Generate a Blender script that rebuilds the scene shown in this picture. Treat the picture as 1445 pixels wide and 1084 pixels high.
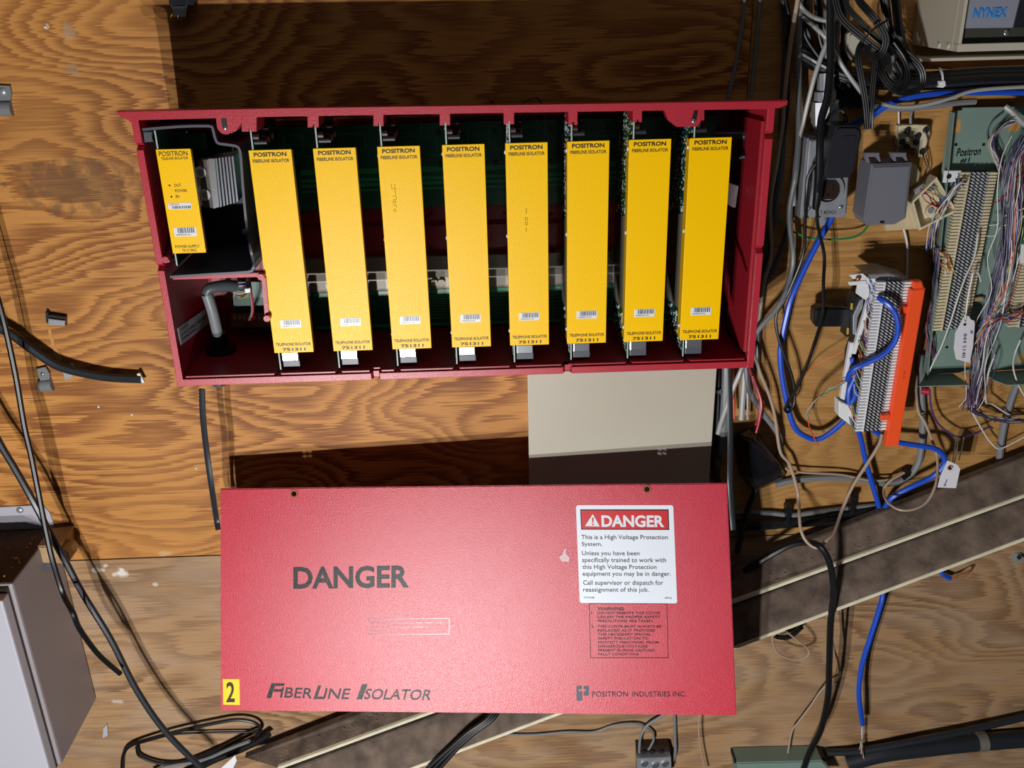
import bpy, bmesh, math, random
from mathutils import Vector, Matrix, noise
random.seed(7)
for o in list(bpy.data.objects): bpy.data.objects.remove(o)
col = bpy.context.scene.collection
scn = bpy.context.scene
# ---------------------------------------------------------------- camera
FPX = 1346.034
CAM = Vector((.4136, -1.3497, .4864))
FW = Vector((.02030046, .91895604, -.39383714)).normalized()
RT = Vector((.99926149, -.03150327, -.0220006)); RT = (RT - FW * RT.dot(FW)).normalized()
UP = RT.cross(FW)
cd = bpy.data.cameras.new('camera'); cam = bpy.data.objects.new('camera', cd); col.objects.link(cam)
cam.matrix_world = Matrix(((RT.x, UP.x, -FW.x, CAM.x), (RT.y, UP.y, -FW.y, CAM.y), (RT.z, UP.z, -FW.z, CAM.z), (0, 0, 0, 1)))
cd.sensor_width = 36; cd.lens = FPX / 1445 * 36; cd.clip_start = .01
scn.camera = cam
# ---------------------------------------------------------------- world, lamps, exposure
w = bpy.data.worlds.new('world'); scn.world = w; w.use_nodes = True
w.node_tree.nodes['Background'].inputs[0].default_value = (.95, .97, 1, 1)
w.node_tree.nodes['Background'].inputs[1].default_value = .02
LAMP = Vector((.0273, -1.5307, -.4968))
AIM = Vector((.42, 0, -.12))
for ix in (-1, 1):                       # a work lamp with four small heads, as the four spots through each cover hole show
    for iz in (-1, 1):
        ld = bpy.data.lights.new('work_lamp_head', 'SPOT'); lo = bpy.data.objects.new('work_lamp_head', ld); col.objects.link(lo)
        lo.location = LAMP + Vector((ix * .062, 0, iz * .056))
        lo.rotation_euler = (AIM - LAMP).to_track_quat('-Z', 'Y').to_euler()
        ld.energy = 24; ld.spot_size = math.radians(150); ld.spot_blend = .7; ld.shadow_soft_size = .007; ld.color = (1, .985, .975)
rl = bpy.data.lights.new('overhead_fill', 'AREA'); ro = bpy.data.objects.new('overhead_fill', rl); col.objects.link(ro)   # faint fill added overhead to lift the shade above the housing
ro.location = (.5, -1.3, 1.6); ro.rotation_euler = (Vector((.5, 0, .2)) - ro.location).to_track_quat('-Z', 'Y').to_euler(); rl.shape = 'SQUARE'; rl.size = .9; rl.energy = 1.5; rl.color = (1, .95, .88)
vs = scn.view_settings
vs.view_transform = 'Standard'; vs.look = 'None'; vs.exposure = 0; vs.gamma = 1; vs.use_curve_mapping = False

# ---------------------------------------------------------------- helpers
def ray(x, y): return FW * FPX + RT * (x - 722.5) - UP * (y - 542)
def A(x, y, d=0):                        # the point d mm in front of the board seen at pixel x, y
    v = ray(x, y); k = (-d / 1000 - CAM.y) / v.y; return CAM + v * k
def mm(px, P): return px * (P - CAM).dot(FW) / FPX      # metres covered by px pixels at P
def lin(c):
    if isinstance(c, str): c = [int(c[i:i + 2], 16) / 255 for i in (0, 2, 4)]
    return tuple(((v / 12.92) if v <= .04045 else ((v + .055) / 1.055) ** 2.4) for v in c) + (1,)
def mat(name, c, rough=.5, metal=0, bump=0, bscale=300, vary=0, vscale=20, spec=.5, coat=0, stretch=None):
    m = bpy.data.materials.new(name); m.use_nodes = True; nt = m.node_tree; b = nt.nodes['Principled BSDF']
    b.inputs['Base Color'].default_value = lin(c); b.inputs['Roughness'].default_value = rough; b.inputs['Metallic'].default_value = metal
    b.inputs['Specular IOR Level'].default_value = spec
    if coat: b.inputs['Coat Weight'].default_value = coat; b.inputs['Coat Roughness'].default_value = .12
    tc = nt.nodes.new('ShaderNodeTexCoord'); src = tc.outputs['Object']
    if stretch:
        mp = nt.nodes.new('ShaderNodeMapping'); mp.inputs['Scale'].default_value = stretch; nt.links.new(src, mp.inputs[0]); src = mp.outputs[0]
    if vary:
        n = nt.nodes.new('ShaderNodeTexNoise'); n.inputs['Scale'].default_value = vscale; n.inputs['Detail'].default_value = 6; nt.links.new(src, n.inputs['Vector'])
        r = nt.nodes.new('ShaderNodeMapRange'); r.inputs[1].default_value = .3; r.inputs[2].default_value = .7; r.inputs[3].default_value = 1 - vary; r.inputs[4].default_value = 1 + vary * .6
        nt.links.new(n.outputs[0], r.inputs[0])
        mx = nt.nodes.new('ShaderNodeMix'); mx.data_type = 'RGBA'; mx.blend_type = 'MULTIPLY'; mx.inputs[0].default_value = 1
        mx.inputs[6].default_value = lin(c); nt.links.new(r.outputs[0], mx.inputs[7]); nt.links.new(mx.outputs[2], b.inputs['Base Color'])
    if bump:
        n = nt.nodes.new('ShaderNodeTexNoise'); n.inputs['Scale'].default_value = bscale; n.inputs['Detail'].default_value = 2; nt.links.new(src, n.inputs['Vector'])
        bp = nt.nodes.new('ShaderNodeBump'); bp.inputs['Strength'].default_value = bump; bp.inputs['Distance'].default_value = .001
        nt.links.new(n.outputs[0], bp.inputs['Height']); nt.links.new(bp.outputs[0], b.inputs['Normal'])
    return m

def plywood(name, c_light, c_dark, freq=1.0, contrast=1.0, seed=0, grey=0, stains=(), lam=7):
    m = bpy.data.materials.new(name); m.use_nodes = True; nt = m.node_tree; N = nt.nodes; L = nt.links; b = N['Principled BSDF']
    tc = N.new('ShaderNodeTexCoord')
    def mapping(s, loc=(0, 0, 0)):
        mp = N.new('ShaderNodeMapping'); mp.inputs['Scale'].default_value = s; mp.inputs['Location'].default_value = loc; L.new(tc.outputs['Object'], mp.inputs[0]); return mp.outputs[0]
    def tex(vec, sc, det, dist=0):
        n = N.new('ShaderNodeTexNoise'); n.inputs['Scale'].default_value = sc; n.inputs['Detail'].default_value = det; n.inputs['Distortion'].default_value = dist; L.new(vec, n.inputs['Vector']); return n.outputs[0]
    def mth(op, a, b_=None, c=None):
        n = N.new('ShaderNodeMath'); n.operation = op
        for i, v in enumerate((a, b_, c)):
            if v is None: continue
            if isinstance(v, (int, float)): n.inputs[i].default_value = v
            else: L.new(v, n.inputs[i])
        return n.outputs[0]
    base = tex(mapping((1.6 * freq, 1, 4.2 * freq), (seed, 0, seed * 1.7)), 1.0, 1.2, .35)
    mid = tex(mapping((5 * freq, 1, 15 * freq), (seed + 5, 0, 0)), 1, 2)
    jag = tex(mapping((9, 1, 330), (seed, 0, 3)), 1, 4)
    v = mth('ADD', mth('MULTIPLY', base, lam * 3.0), mth('ADD', mth('MULTIPLY', mid, 2.2), mth('MULTIPLY', jag, 1.5)))
    fr = mth('FRACT', v)
    rp = N.new('ShaderNodeValToRGB'); L.new(fr, rp.inputs[0]); e = rp.color_ramp.elements
    e[0].position = 0; e[0].color = (0, 0, 0, 1); e[1].position = 1; e[1].color = (0, 0, 0, 1)
    for p, g in ((.28, .05), (.62, .75), (.86, 1.0), (.95, .85)):
        q = e.new(p); q.color = (g, g, g, 1)
    amp = N.new('ShaderNodeMapRange'); amp.inputs[1].default_value = .3; amp.inputs[2].default_value = .7; amp.inputs[3].default_value = .45; amp.inputs[4].default_value = 1.1
    L.new(tex(mapping((3, 1, 5), (seed + 9, 0, 1)), 1, 2), amp.inputs[0])
    f = mth('MULTIPLY', mth('MULTIPLY', rp.outputs[0], amp.outputs[0]), contrast)
    streak = tex(mapping((14, 1, 700), (0, 0, seed)), 1, 3)
    f = mth('ADD', f, mth('MULTIPLY', mth('SUBTRACT', streak, .5), .55))
    f = mth('MAXIMUM', mth('MINIMUM', f, 1.0), 0.0)
    mx = N.new('ShaderNodeMix'); mx.data_type = 'RGBA'; mx.inputs[6].default_value = lin(c_light); mx.inputs[7].default_value = lin(c_dark); L.new(f, mx.inputs[0])
    out = mx.outputs[2]
    # large soft tone changes
    big = tex(mapping((2.2, 1, 3.5), (seed + 2, 0, 7)), 1, 3)
    rr = N.new('ShaderNodeMapRange'); rr.inputs[1].default_value = .3; rr.inputs[2].default_value = .7; rr.inputs[3].default_value = .86; rr.inputs[4].default_value = 1.1; L.new(big, rr.inputs[0])
    m2 = N.new('ShaderNodeMix'); m2.data_type = 'RGBA'; m2.blend_type = 'MULTIPLY'; m2.inputs[0].default_value = 1; L.new(out, m2.inputs[6]); L.new(rr.outputs[0], m2.inputs[7]); out = m2.outputs[2]
    if grey:
        gn = tex(mapping((7, 1, 16), (seed, 0, 4)), 1, 6, .6)
        gr = N.new('ShaderNodeMapRange'); gr.inputs[1].default_value = .42; gr.inputs[2].default_value = .62; gr.inputs[4].default_value = grey; L.new(gn, gr.inputs[0])
        m3 = N.new('ShaderNodeMix'); m3.data_type = 'RGBA'; m3.inputs[7].default_value = lin('ac9680'); L.new(out, m3.inputs[6]); L.new(gr.outputs[0], m3.inputs[0]); out = m3.outputs[2]
    for (sx, sz, rx, rz, cc, amt) in stains:     # paint smears and scuffs, each with its own place on the wood
        mp = N.new('ShaderNodeMapping'); mp.vector_type = 'TEXTURE'; mp.inputs['Location'].default_value = (sx, 0, sz); mp.inputs['Scale'].default_value = (rx, 1000, rz); L.new(tc.outputs['Object'], mp.inputs[0])
        ln = N.new('ShaderNodeVectorMath'); ln.operation = 'LENGTH'; L.new(mp.outputs[0], ln.inputs[0])
        nn = tex(mapping((60, 1, 60)), 1, 4)
        s = mth('ADD', ln.outputs['Value'], mth('MULTIPLY', mth('SUBTRACT', nn, .5), 2.6))
        sr = N.new('ShaderNodeMapRange'); sr.inputs[1].default_value = 1.0; sr.inputs[2].default_value = .55; sr.inputs[3].default_value = 0; sr.inputs[4].default_value = amt; L.new(s, sr.inputs[0])
        m4 = N.new('ShaderNodeMix'); m4.data_type = 'RGBA'; m4.inputs[7].default_value = lin(cc); L.new(out, m4.inputs[6]); L.new(sr.outputs[0], m4.inputs[0]); out = m4.outputs[2]
    L.new(out, b.inputs['Base Color']); b.inputs['Roughness'].default_value = .55; b.inputs['Specular IOR Level'].default_value = .3
    bp = N.new('ShaderNodeBump'); bp.inputs['Strength'].default_value = .25; bp.inputs['Distance'].default_value = .001; L.new(f, bp.inputs['Height']); L.new(bp.outputs[0], b.inputs['Normal'])
    return m

def tag(o, label=None, cat=None, group=None, kind=None):
    if label: o['label'] = label
    if cat: o['category'] = cat
    if group: o['group'] = group
    if kind: o['kind'] = kind
    return o
def empty(name, loc, label=None, cat=None, group=None):
    o = bpy.data.objects.new(name, None); o.empty_display_size = .01; o.location = loc; col.objects.link(o); tag(o, label, cat, group); o['org'] = list(loc); return o
def org(parent):
    return Vector(parent['org']) if parent is not None and 'org' in parent else Vector((0, 0, 0))
def obj(name, bm, m, parent=None, smooth=False, label=None, kind=None):
    me = bpy.data.meshes.new(name); O = org(parent)
    if not isinstance(bm, bmesh.types.BMesh): raise TypeError
    bmesh.ops.recalc_face_normals(bm, faces=bm.faces)
    if O.length: bmesh.ops.translate(bm, verts=bm.verts, vec=-O)
    bm.to_mesh(me); bm.free()
    for mt in (m if isinstance(m, (list, tuple)) else [m]): me.materials.append(mt)
    if smooth:
        for p in me.polygons: p.use_smooth = True
        try: me.set_sharp_from_angle(angle=math.radians(40))
        except Exception: pass
    o = bpy.data.objects.new(name, me); col.objects.link(o); o['org'] = list(O)
    if parent is not None:
        o.parent = parent
    if label: o['label'] = label
    if kind: o['kind'] = kind
    return o
def B(): return bmesh.new()
def box(bm, x0, x1, y0, y1, z0, z1, bev=0, mi=0):
    vs = [bm.verts.new((x, y, z)) for x in (x0, x1) for y in (y0, y1) for z in (z0, z1)]
    fs = [bm.faces.new([vs[i] for i in q]) for q in ((0, 1, 3, 2), (4, 6, 7, 5), (0, 4, 5, 1), (2, 3, 7, 6), (0, 2, 6, 4), (1, 5, 7, 3))]
    for f in fs: f.material_index = mi
    if bev: bmesh.ops.bevel(bm, geom=list({e for f in fs for e in f.edges}), offset=bev, segments=2, affect='EDGES', profile=.6)
    return bm
def prism(bm, poly, vec, bev=0, mi=0):        # poly: Vectors, extruded by vec
    a = [bm.verts.new(p) for p in poly]; b = [bm.verts.new(p + vec) for p in poly]; n = len(a)
    fs = [bm.faces.new(a), bm.faces.new(b[::-1])] + [bm.faces.new((a[i], b[i], b[(i + 1) % n], a[(i + 1) % n])) for i in range(n)]
    for f in fs: f.material_index = mi
    if bev: bmesh.ops.bevel(bm, geom=list(fs[0].edges), offset=bev, segments=2, affect='EDGES')
    return bm
def slab_bm(bm, px, d, th, bev=0, mi=0):      # flat plate whose front outline is px, standing d mm off the board and th mm thick
    return prism(bm, [A(x, y, d) for x, y in px], Vector((0, th / 1000, 0)), bev, mi)
def slab(name, px, d, th, m, parent=None, bev=0, **k): return obj(name, slab_bm(B(), px, d, th, bev), m, parent, **k)
def catmull(P, sub=6):
    if len(P) < 3: return P
    out = []; Q = [P[0] * 2 - P[1]] + P + [P[-1] * 2 - P[-2]]
    for i in range(1, len(Q) - 2):
        a, b, c, d = Q[i - 1:i + 3]
        for k in range(sub):
            t = k / sub
            out.append(.5 * ((2 * b) + (c - a) * t + (2 * a - 5 * b + 4 * c - d) * t * t + (3 * b - 3 * c + d - a) * t ** 3))
    out.append(P[-1]); return out
def tube(bm, P, r, n=8, r2=None, flat=1.0, mi=0, nrm=None):
    T = [(P[min(i + 1, len(P) - 1)] - P[max(i - 1, 0)]).normalized() for i in range(len(P))]
    u = nrm or (Vector((0, -1, 0)) if abs(T[0].y) < .9 else Vector((1, 0, 0)))
    prev = None
    for i, p in enumerate(P):
        u = (u - T[i] * u.dot(T[i]))
        if u.length < 1e-6: u = T[i].orthogonal()
        u.normalize(); v = T[i].cross(u)
        rr = r if r2 is None else r + (r2 - r) * i / (len(P) - 1)
        ring = [bm.verts.new(p + (u * math.cos(a) * flat + v * math.sin(a)) * rr) for a in [2 * math.pi * k / n for k in range(n)]]
        if prev:
            for k in range(n): bm.faces.new((prev[k], prev[(k + 1) % n], ring[(k + 1) % n], ring[k])).material_index = mi
        else: bm.faces.new(ring[::-1]).material_index = mi
        prev = ring
    bm.faces.new(prev).material_index = mi
    return bm
def cyl(bm, c, axis, r, h, n=20, r2=None, mi=0): return tube(bm, [c, c + axis.normalized() * h], r, n, r2 if r2 is not None else r, mi=mi)
def pts(L): return [A(*p) for p in L]
def cable(label, wpx, m, L, name='cable', cat='cable', parent=None, n=8, flat=1.0, sub=6, group=None):
    P = pts(L); r = mm(wpx, P[len(P) // 2]) / 2
    o = obj(name, tube(B(), catmull(P, sub), r, n, flat=flat), m, parent, smooth=True)
    if parent is None: tag(o, label, cat, group)
    elif label: o['label'] = label
    return o
def dome(bm, c, axis, r, h=None, n=10, mi=0):
    h = h or r; a = axis.normalized(); u = a.orthogonal().normalized(); v = a.cross(u); prev = None
    for j in range(4):
        t = j / 3 * math.pi / 2 * .96; rr = r * math.cos(t); hh = h * math.sin(t)
        ring = [bm.verts.new(c + a * hh + (u * math.cos(q) + v * math.sin(q)) * rr) for q in [2 * math.pi * k / n for k in range(n)]]
        if prev:
            for k in range(n): bm.faces.new((prev[k], prev[(k + 1) % n], ring[(k + 1) % n], ring[k])).material_index = mi
        else: bm.faces.new(ring[::-1])
        prev = ring
    bm.faces.new(prev); return bm
_tc = {}
def text_mesh(s, bold=0.0):
    key = (s, bold)
    if key in _tc: return _tc[key]
    cu = bpy.data.curves.new('t', 'FONT'); cu.body = s; cu.size = 1; cu.offset = bold; cu.resolution_u = 3; cu.align_x = 'LEFT'
    o = bpy.data.objects.new('t', cu); col.objects.link(o)
    dg = bpy.context.evaluated_depsgraph_get(); me = o.evaluated_get(dg).to_mesh()
    V = [v.co.copy() for v in me.vertices]; F = [list(p.vertices) for p in me.polygons]
    o.evaluated_get(dg).to_mesh_clear(); bpy.data.objects.remove(o); bpy.data.curves.remove(cu)
    x0 = min(v.x for v in V); x1 = max(v.x for v in V); y0 = min(v.y for v in V); y1 = max(v.y for v in V)
    V = [((v.x - x0) / (x1 - x0), (v.y - y0) / (y1 - y0)) for v in V]; _tc[key] = (V, F); return V, F
def text_bm(bm, s, BL, X, Y, n, bold=0.0, off=.0004, mi=0):
    V, F = text_mesh(s, bold)
    vv = [bm.verts.new(BL + X * a + Y * b + n * off) for a, b in V]
    for f in F:
        try: bm.faces.new([vv[i] for i in f]).material_index = mi
        except ValueError: pass
    return bm
def flat_obj(name, bm, m, parent, n):
    for f in bm.faces:
        f.normal_update()
        if f.normal.dot(n) < 0: f.normal_flip()
    me = bpy.data.meshes.new(name); O = org(parent)
    if O.length: bmesh.ops.translate(bm, verts=bm.verts, vec=-O)
    bm.to_mesh(me); bm.free(); me.materials.append(m)
    o = bpy.data.objects.new(name, me); col.objects.link(o); o.parent = parent; o['org'] = list(O); return o
FR = Vector((0, -1, 0)); XX = Vector((1, 0, 0)); ZZ = Vector((0, 0, 1)); YY = Vector((0, 1, 0))

# ---------------------------------------------------------------- materials
M = {}
M['red'] = mat('red_paint', 'b02838', .34, bump=.25, bscale=900, vary=.05, vscale=60)
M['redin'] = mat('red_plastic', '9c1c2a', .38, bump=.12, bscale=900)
M['cover'] = mat('red_pebbled_cover', 'c22a40', .34, bump=.36, bscale=850, vary=.03, vscale=30, spec=.64)
M['ink'] = mat('black_ink', '0c0d12', .30, bump=.4, bscale=850, spec=.3)
M['faint'] = mat('faded_ink', '84303c', .3)
M['print'] = mat('printed_black', '1a1608', .5)
M['yellow'] = mat('yellow_enamel', 'ffc800', .28, bump=.3, bscale=900, spec=.22)
M['white'] = mat('white_plastic', 'e6e7ea', .4)
M['label'] = mat('white_sticker', 'dfe3ea', .35)
M['bar'] = mat('barcode_ink', '3a3f4c', .4)
M['pcb'] = mat('green_circuit_board', '185040', .3, vary=.3, vscale=60)
M['pcbl'] = mat('light_green_circuit_board', '3a6b2c', .3, vary=.25, vscale=60)
M['trace'] = mat('green_copper_trace', '35b878', .3)
M['edge'] = mat('board_edge', '9db0a8', .5)
M['solder'] = mat('solder', 'dfe6ea', .4, .25)
M['steel'] = mat('galvanised_steel', 'b4b8be', .36, .55, vary=.15, vscale=40)
M['bright'] = mat('bright_metal', 'd5dae2', .2, .9)
M['dark'] = mat('dark_plastic', '23242a', .4)
M['shroud'] = mat('charcoal_plastic', '484b54', .42)
M['black'] = mat('black_rubber', '121316', .38)
M['blackgl'] = mat('glossy_black_jacket', '0c0d11', .42)
M['navy'] = mat('blue_black_jacket', '25292f', .38)
M['gcable'] = mat('grey_jacket', '7a7d80', .42)
M['dgcable'] = mat('dark_grey_jacket', '4b5054', .42)
M['lgcable'] = mat('light_grey_jacket', 'a3a4a2', .4)
M['bluec'] = mat('blue_jacket', '1c50c8', .35)
M['beigec'] = mat('beige_jacket', 'b09a86', .45)
M['whitec'] = mat('white_wire', 'd9d6d2', .4)
M['redc'] = mat('red_wire', 'b01f38', .35)
M['orangec'] = mat('orange_wire', 'd9532a', .4)
M['greenc'] = mat('green_wire', '1d8a4c', .35)
M['violetc'] = mat('violet_wire', '47336f', .4)
M['yellowc'] = mat('yellow_wire', 'cfa640', .4)
M['copper'] = mat('copper_strands', 'b87650', .35, .7)
M['orange'] = mat('orange_plastic', 'ff5a28', .38)
M['teal'] = mat('grey_green_sheet_metal', '7c948a', .42, vary=.06, vscale=15)
M['beigebox'] = mat('beige_enamel', 'bdb7a6', .4, vary=.04, vscale=8)
M['cabinet'] = mat('mushroom_grey_enamel', '928a8e', .45, vary=.05, vscale=9)
M['cabinetd'] = mat('pale_grey_enamel', 'b3b2bc', .45)
M['dirt'] = mat('caked_dirt', '3f2f22', .9, bump=.8, bscale=120, vary=.4, vscale=40)
M['cream'] = mat('cream_plastic', 'c9b994', .42)
M['jack'] = mat('ivory_plastic', 'dccfae', .45, vary=.12, vscale=40)
M['creamedge'] = mat('cream_painted_edge', 'e4dec4', .5, vary=.15, vscale=30)
M['dust'] = mat('dusty_brown_board', '6a5a4e', .85, bump=.8, bscale=160, vary=.55, vscale=34)
M['tape'] = mat('black_tape', '14161c', .34, bump=.5, bscale=60)
M['brown'] = mat('brown_plastic', '2a1a14', .4)
M['wbox'] = mat('grey_weatherproof_plastic', '73737d', .45)
M['paper'] = mat('white_card', 'dfdde4', .7)
M['white2'] = M['white']; M['dkgreen'] = mat('olive_dark_enamel', '3b3d33', .5)
M['bluetext'] = mat('blue_print', '2a86d8', .5)
M['redprint'] = mat('red_print', 'c8141e', .4)
M['oxide'] = mat('reddish_copper', '9c5440', .4, .3)
M['wood'] = mat('splintered_wood', 'c9924c', .7, vary=.2, vscale=60)
M['manila'] = mat('manila_board', 'a58a62', .7, vary=.2, vscale=60)
M['band'] = mat('grey_metal_band', '9a938c', .3, .5)

# ---------------------------------------------------------------- wall
seam = A(220, 787)
z_seam = seam.z
def P2(x, y): q = A(x, y); return q.x - .4, q.z + .2      # in the wall's own coordinates
st_up = []
for (x, y, rx, ry, c, a) in ((110, 262, 95, 42, '5d4630', .55), (98, 45, 10, 14, 'b9a283', .5), (100, 96, 12, 10, 'a58f74', .45), (66, 38, 3, 4, 'd8c8b0', .6), (150, 118, 16, 22, '9b6a3c', .0), (96, 590, 40, 18, 'a98760', .0), (232, 782, 18, 5, 'cdb593', .5)):
    if a: q = P2(x, y); st_up.append((q[0], q[1], rx / 1000, ry / 1000, c, a))
st_lo = []
for (x, y, rx, ry, c, a) in ((136, 806, 12, 8, 'd9d3c8', .8), (172, 808, 14, 10, 'e2ddd6', .9), (150, 798, 8, 5, 'd9d3c8', .7), (219, 825, 5, 4, 'd9d3c8', .6), (165, 990, 14, 6, 'd5cdbf', .6), (120, 935, 20, 8, 'b98a58', .4)):
    q = P2(x, y); st_lo.append((q[0], q[1], rx / 1000, ry / 1000, c, a))
wl = plywood('orange_plywood', 'c88b47', '7e451e', 1.15, 1.0, 3.3, stains=st_up, lam=9)
wm = plywood('golden_plywood', 'b88a50', '7c5228', 1.1, .6, 11.2, lam=8)
wlo = plywood('weathered_plywood', 'ac8862', '71523a', 1.1, .85, 21.7, grey=.38, stains=st_lo, lam=6)
wall = empty('wall_back', (.4, 0, -.2)); wall['kind'] = 'structure'
def sheet(x0, x1, z0, z1, m, y=0, lab=None): return obj('plywood_sheet', box(B(), x0, x1, y, y + .018, z0, z1, .0008), m, wall, label=lab)
XS = A(1085, 300).x
sheet(-1.4, .775, z_seam + .001, .75, wl, lab='orange grained plywood sheet')
sheet(.776, 2.3, z_seam + .001, .75, wm, lab='golden brown plywood sheet at right')
sheet(-1.4, 2.3, -1.6, z_seam - .001, wlo, lab='pale weathered lower plywood sheet')
obj('backing_board', box(B(), -1.4, 2.3, .0182, .03, -1.6, .75), M['black'], wall)

# ---------------------------------------------------------------- red housing
D = .1865
ZB, ZT, XL, XR = 0.0, .329, 0.0, .7605
cab = empty('isolator_housing', (.38, 0, 0), 'open red equipment housing mounted on plywood holding eight yellow modules', 'equipment housing')
yb = -.014
obj('back_panel', box(B(), XL, XR, yb, 0 - .0005, ZB, .312), M['redin'], cab)
ZTS = [A(200, 166, 186.5).z, A(1080, 152.5, 186.5).z]
def side(xa, xb, notches):
    y = -D; o = [(y, ZB)]
    for z, h, dp in sorted(notches):
        o += [(y, z - h), (y + dp, z), (y, z + h)] if h > 0 else []
    o += [(y, ZTS[0 if xa < .1 else 1] + .001), (-.02, .3155), (-.0145, .312), (-.0145, ZB)]
    return prism(B(), [Vector((xa, a, b)) for a, b in o], Vector((xb - xa, 0, 0)), .0008)
def zof(x, y, d=186.5): return A(x, y, d).z
obj('side_wall', side(XL, XL + .0085, [(zof(193, 207), .0045, .010), (zof(220, 378), .0045, .010)]), M['red'], cab)
obj('side_wall', side(XR - .0085, XR, [(zof(1086, 191), .0045, .010), (zof(1073, 352), .0055, .008)]), M['red'], cab)
# inner right wall liner, standing proud of the wall towards the front
obj('liner', prism(B(), [Vector((XR - .0088, a, b)) for a, b in ((-.178, .02), (-.178, .318), (-.085, .312), (-.085, .165), (-.13, .150), (-.166, .131), (-.166, .124), (-.13, .138), (-.085, .150), (-.085, .02))], Vector((-.004, 0, 0)), .0006), M['redin'], cab)
# floor with slots
bm = B(); fx = lambda px, py: A(px, py, 186.5).x
ny = -D
n1, n2 = A(530, 530, 186.5).x, A(801, 521, 186.5).x
def vee(x): return [(x - .006, ny), (x - .0035, ny + .009), (x + .0035, ny + .009), (x + .006, ny)]
poly = [(XL + .0085, ny)] + vee(n1) + vee(n2) + [(XR - .0085, ny), (XR - .0085, yb), (XL + .0085, yb)]
prism(bm, [Vector((a, b, ZB)) for a, b in poly], Vector((0, 0, .0092)), .0008)
obj('floor_panel', bm, M['red'], cab)
slots = [A(x, y, 186.5).x for x, y in ((392, 536), (477.7, 531), (560.8, 529), (644, 526), (723.9, 522.7), (806, 519), (888, 516), (969.5, 512.5))]
edges = [XL + .009] + slots + [XR - .009]
ribs_ = edges
for i in range(len(edges) - 1):
    a, b = edges[i] + (.0016 if i else 0), edges[i + 1] - (.0016 if i < 8 else 0)
    bm = B(); pl = [(a + .003, -D + .0035), (b - .003, -D + .0035), (b, -D + .008), (b, yb), (a, yb), (a, -D + .008)]
    for nx in (n1, n2):
        if a < nx < b: pl = [(a + .003, -D + .0035), (nx - .008, -D + .0035), (nx - .005, -D + .013), (nx + .005, -D + .013), (nx + .008, -D + .0035), (b - .003, -D + .0035), (b, -D + .008), (b, yb), (a, yb), (a, -D + .008)]
    prism(bm, [Vector((u, v, .0092)) for u, v in pl], Vector((0, 0, .0032)), .0008)
    obj('floor_strip', bm, M['redin'], cab)
FZ = .0124
# top: wall, hood flange with pointed ends
zl_, zr_ = A(200, 167, 186.5).z, A(1080, 153.5, 186.5).z
bm = B(); q8 = [bm.verts.new((x, y, z)) for x, zz in ((XL + .001, zl_), (XR - .001, zr_)) for y, z in ((-D + .001, zz + .0015), (-D + .001, zz + .006), (yb, .3195), (yb, .3155))]
for f in ((0, 1, 2, 3), (7, 6, 5, 4), (0, 4, 5, 1), (1, 5, 6, 2), (2, 6, 7, 3), (3, 7, 4, 0)): bm.faces.new([q8[i] for i in f])
obj('top_wall', bm, M['redin'], cab)
lt = [(163, 157), (400, 153), (722, 148.5), (1112, 141.5), (1111, 148), (1100, 153), (1096, 151.5), (1088, 154), (722, 159), (400, 164.5), (194, 168.5), (184, 173), (180, 168), (169, 164)]
bm = B(); slab_bm(bm, lt, 188.5, 14, .0009); obj('hood_flange', bm, M['red'], cab)
# card brackets hanging from the flange
mod_px = [(349.5, 411.2), (440.8, 502.2), (531.7, 591.5), (623.5, 682.9), (712.9, 771.6), (800.5, 859), (887.9, 945.4), (973.5, 1031.7)]
brk = [(341, 362, 186), (434, 449.5, 180), (527, 541, 178), (620.5, 635, 177), (711, 725.5, 175.5), (802, 815, 176.5), (893, 906, 172.5), (982, 994, 170)]
br0 = None
for i, (a, b, yy) in enumerate(brk):
    top = 166 - (i * 1.6); c = (a + b) / 2
    bm = B(); slab_bm(bm, [(a, top - 4), (b, top - 4), (b, yy), (c + 2, yy), (c + 2, yy - 5), (c - 1, yy - 5), (c - 1, yy), (a, yy)], 184, 45, .0006)
    obj('card_bracket', bm, M['red'], cab)
# mounting ears with keyhole slots and screws
for (ex, ey, s) in ((317, 176, 1), (979, 166, -1)):
    bm = B(); r = .0095; c = A(ex, ey, 185)
    pl = [c + Vector((-r, 0, .012))] + [c + Vector((r * math.cos(t), 0, r * math.sin(t) - .002)) for t in [math.pi + k * math.pi / 8 for k in range(9)]] + [c + Vector((r, 0, .012))]
    if s > 0: pl = pl[:-3] + [c + Vector((.012, 0, -.008)), c + Vector((.022, 0, .004)), c + Vector((.022, 0, .012))]
    else: pl = [c + Vector((-.036, 0, .012)), c + Vector((-.030, 0, -.003)), c + Vector((-.020, 0, -.0105)), c + Vector((-.004, 0, -.0105))] + pl[6:]
    prism(bm, pl, Vector((0, .02, 0)), .0012)
    e_ = obj('mounting_ear', bm, M['red'], cab)
    bm = B(); sl = [c + Vector((u, -.0008, v)) for u, v in ((-.003, -.004), (.003, -.004), (.0045 if s < 0 else .003, .008), (0 if s < 0 else -.003, .008))]
    prism(bm, sl, Vector((0, .001, 0))); obj('slot', bm, M['black'], e_)
    bm = B(); dome(bm, c + Vector((0, -.001, -.004)), FR, .0028, .0012); obj('screw', bm, M['bright'], e_, smooth=True)
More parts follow.
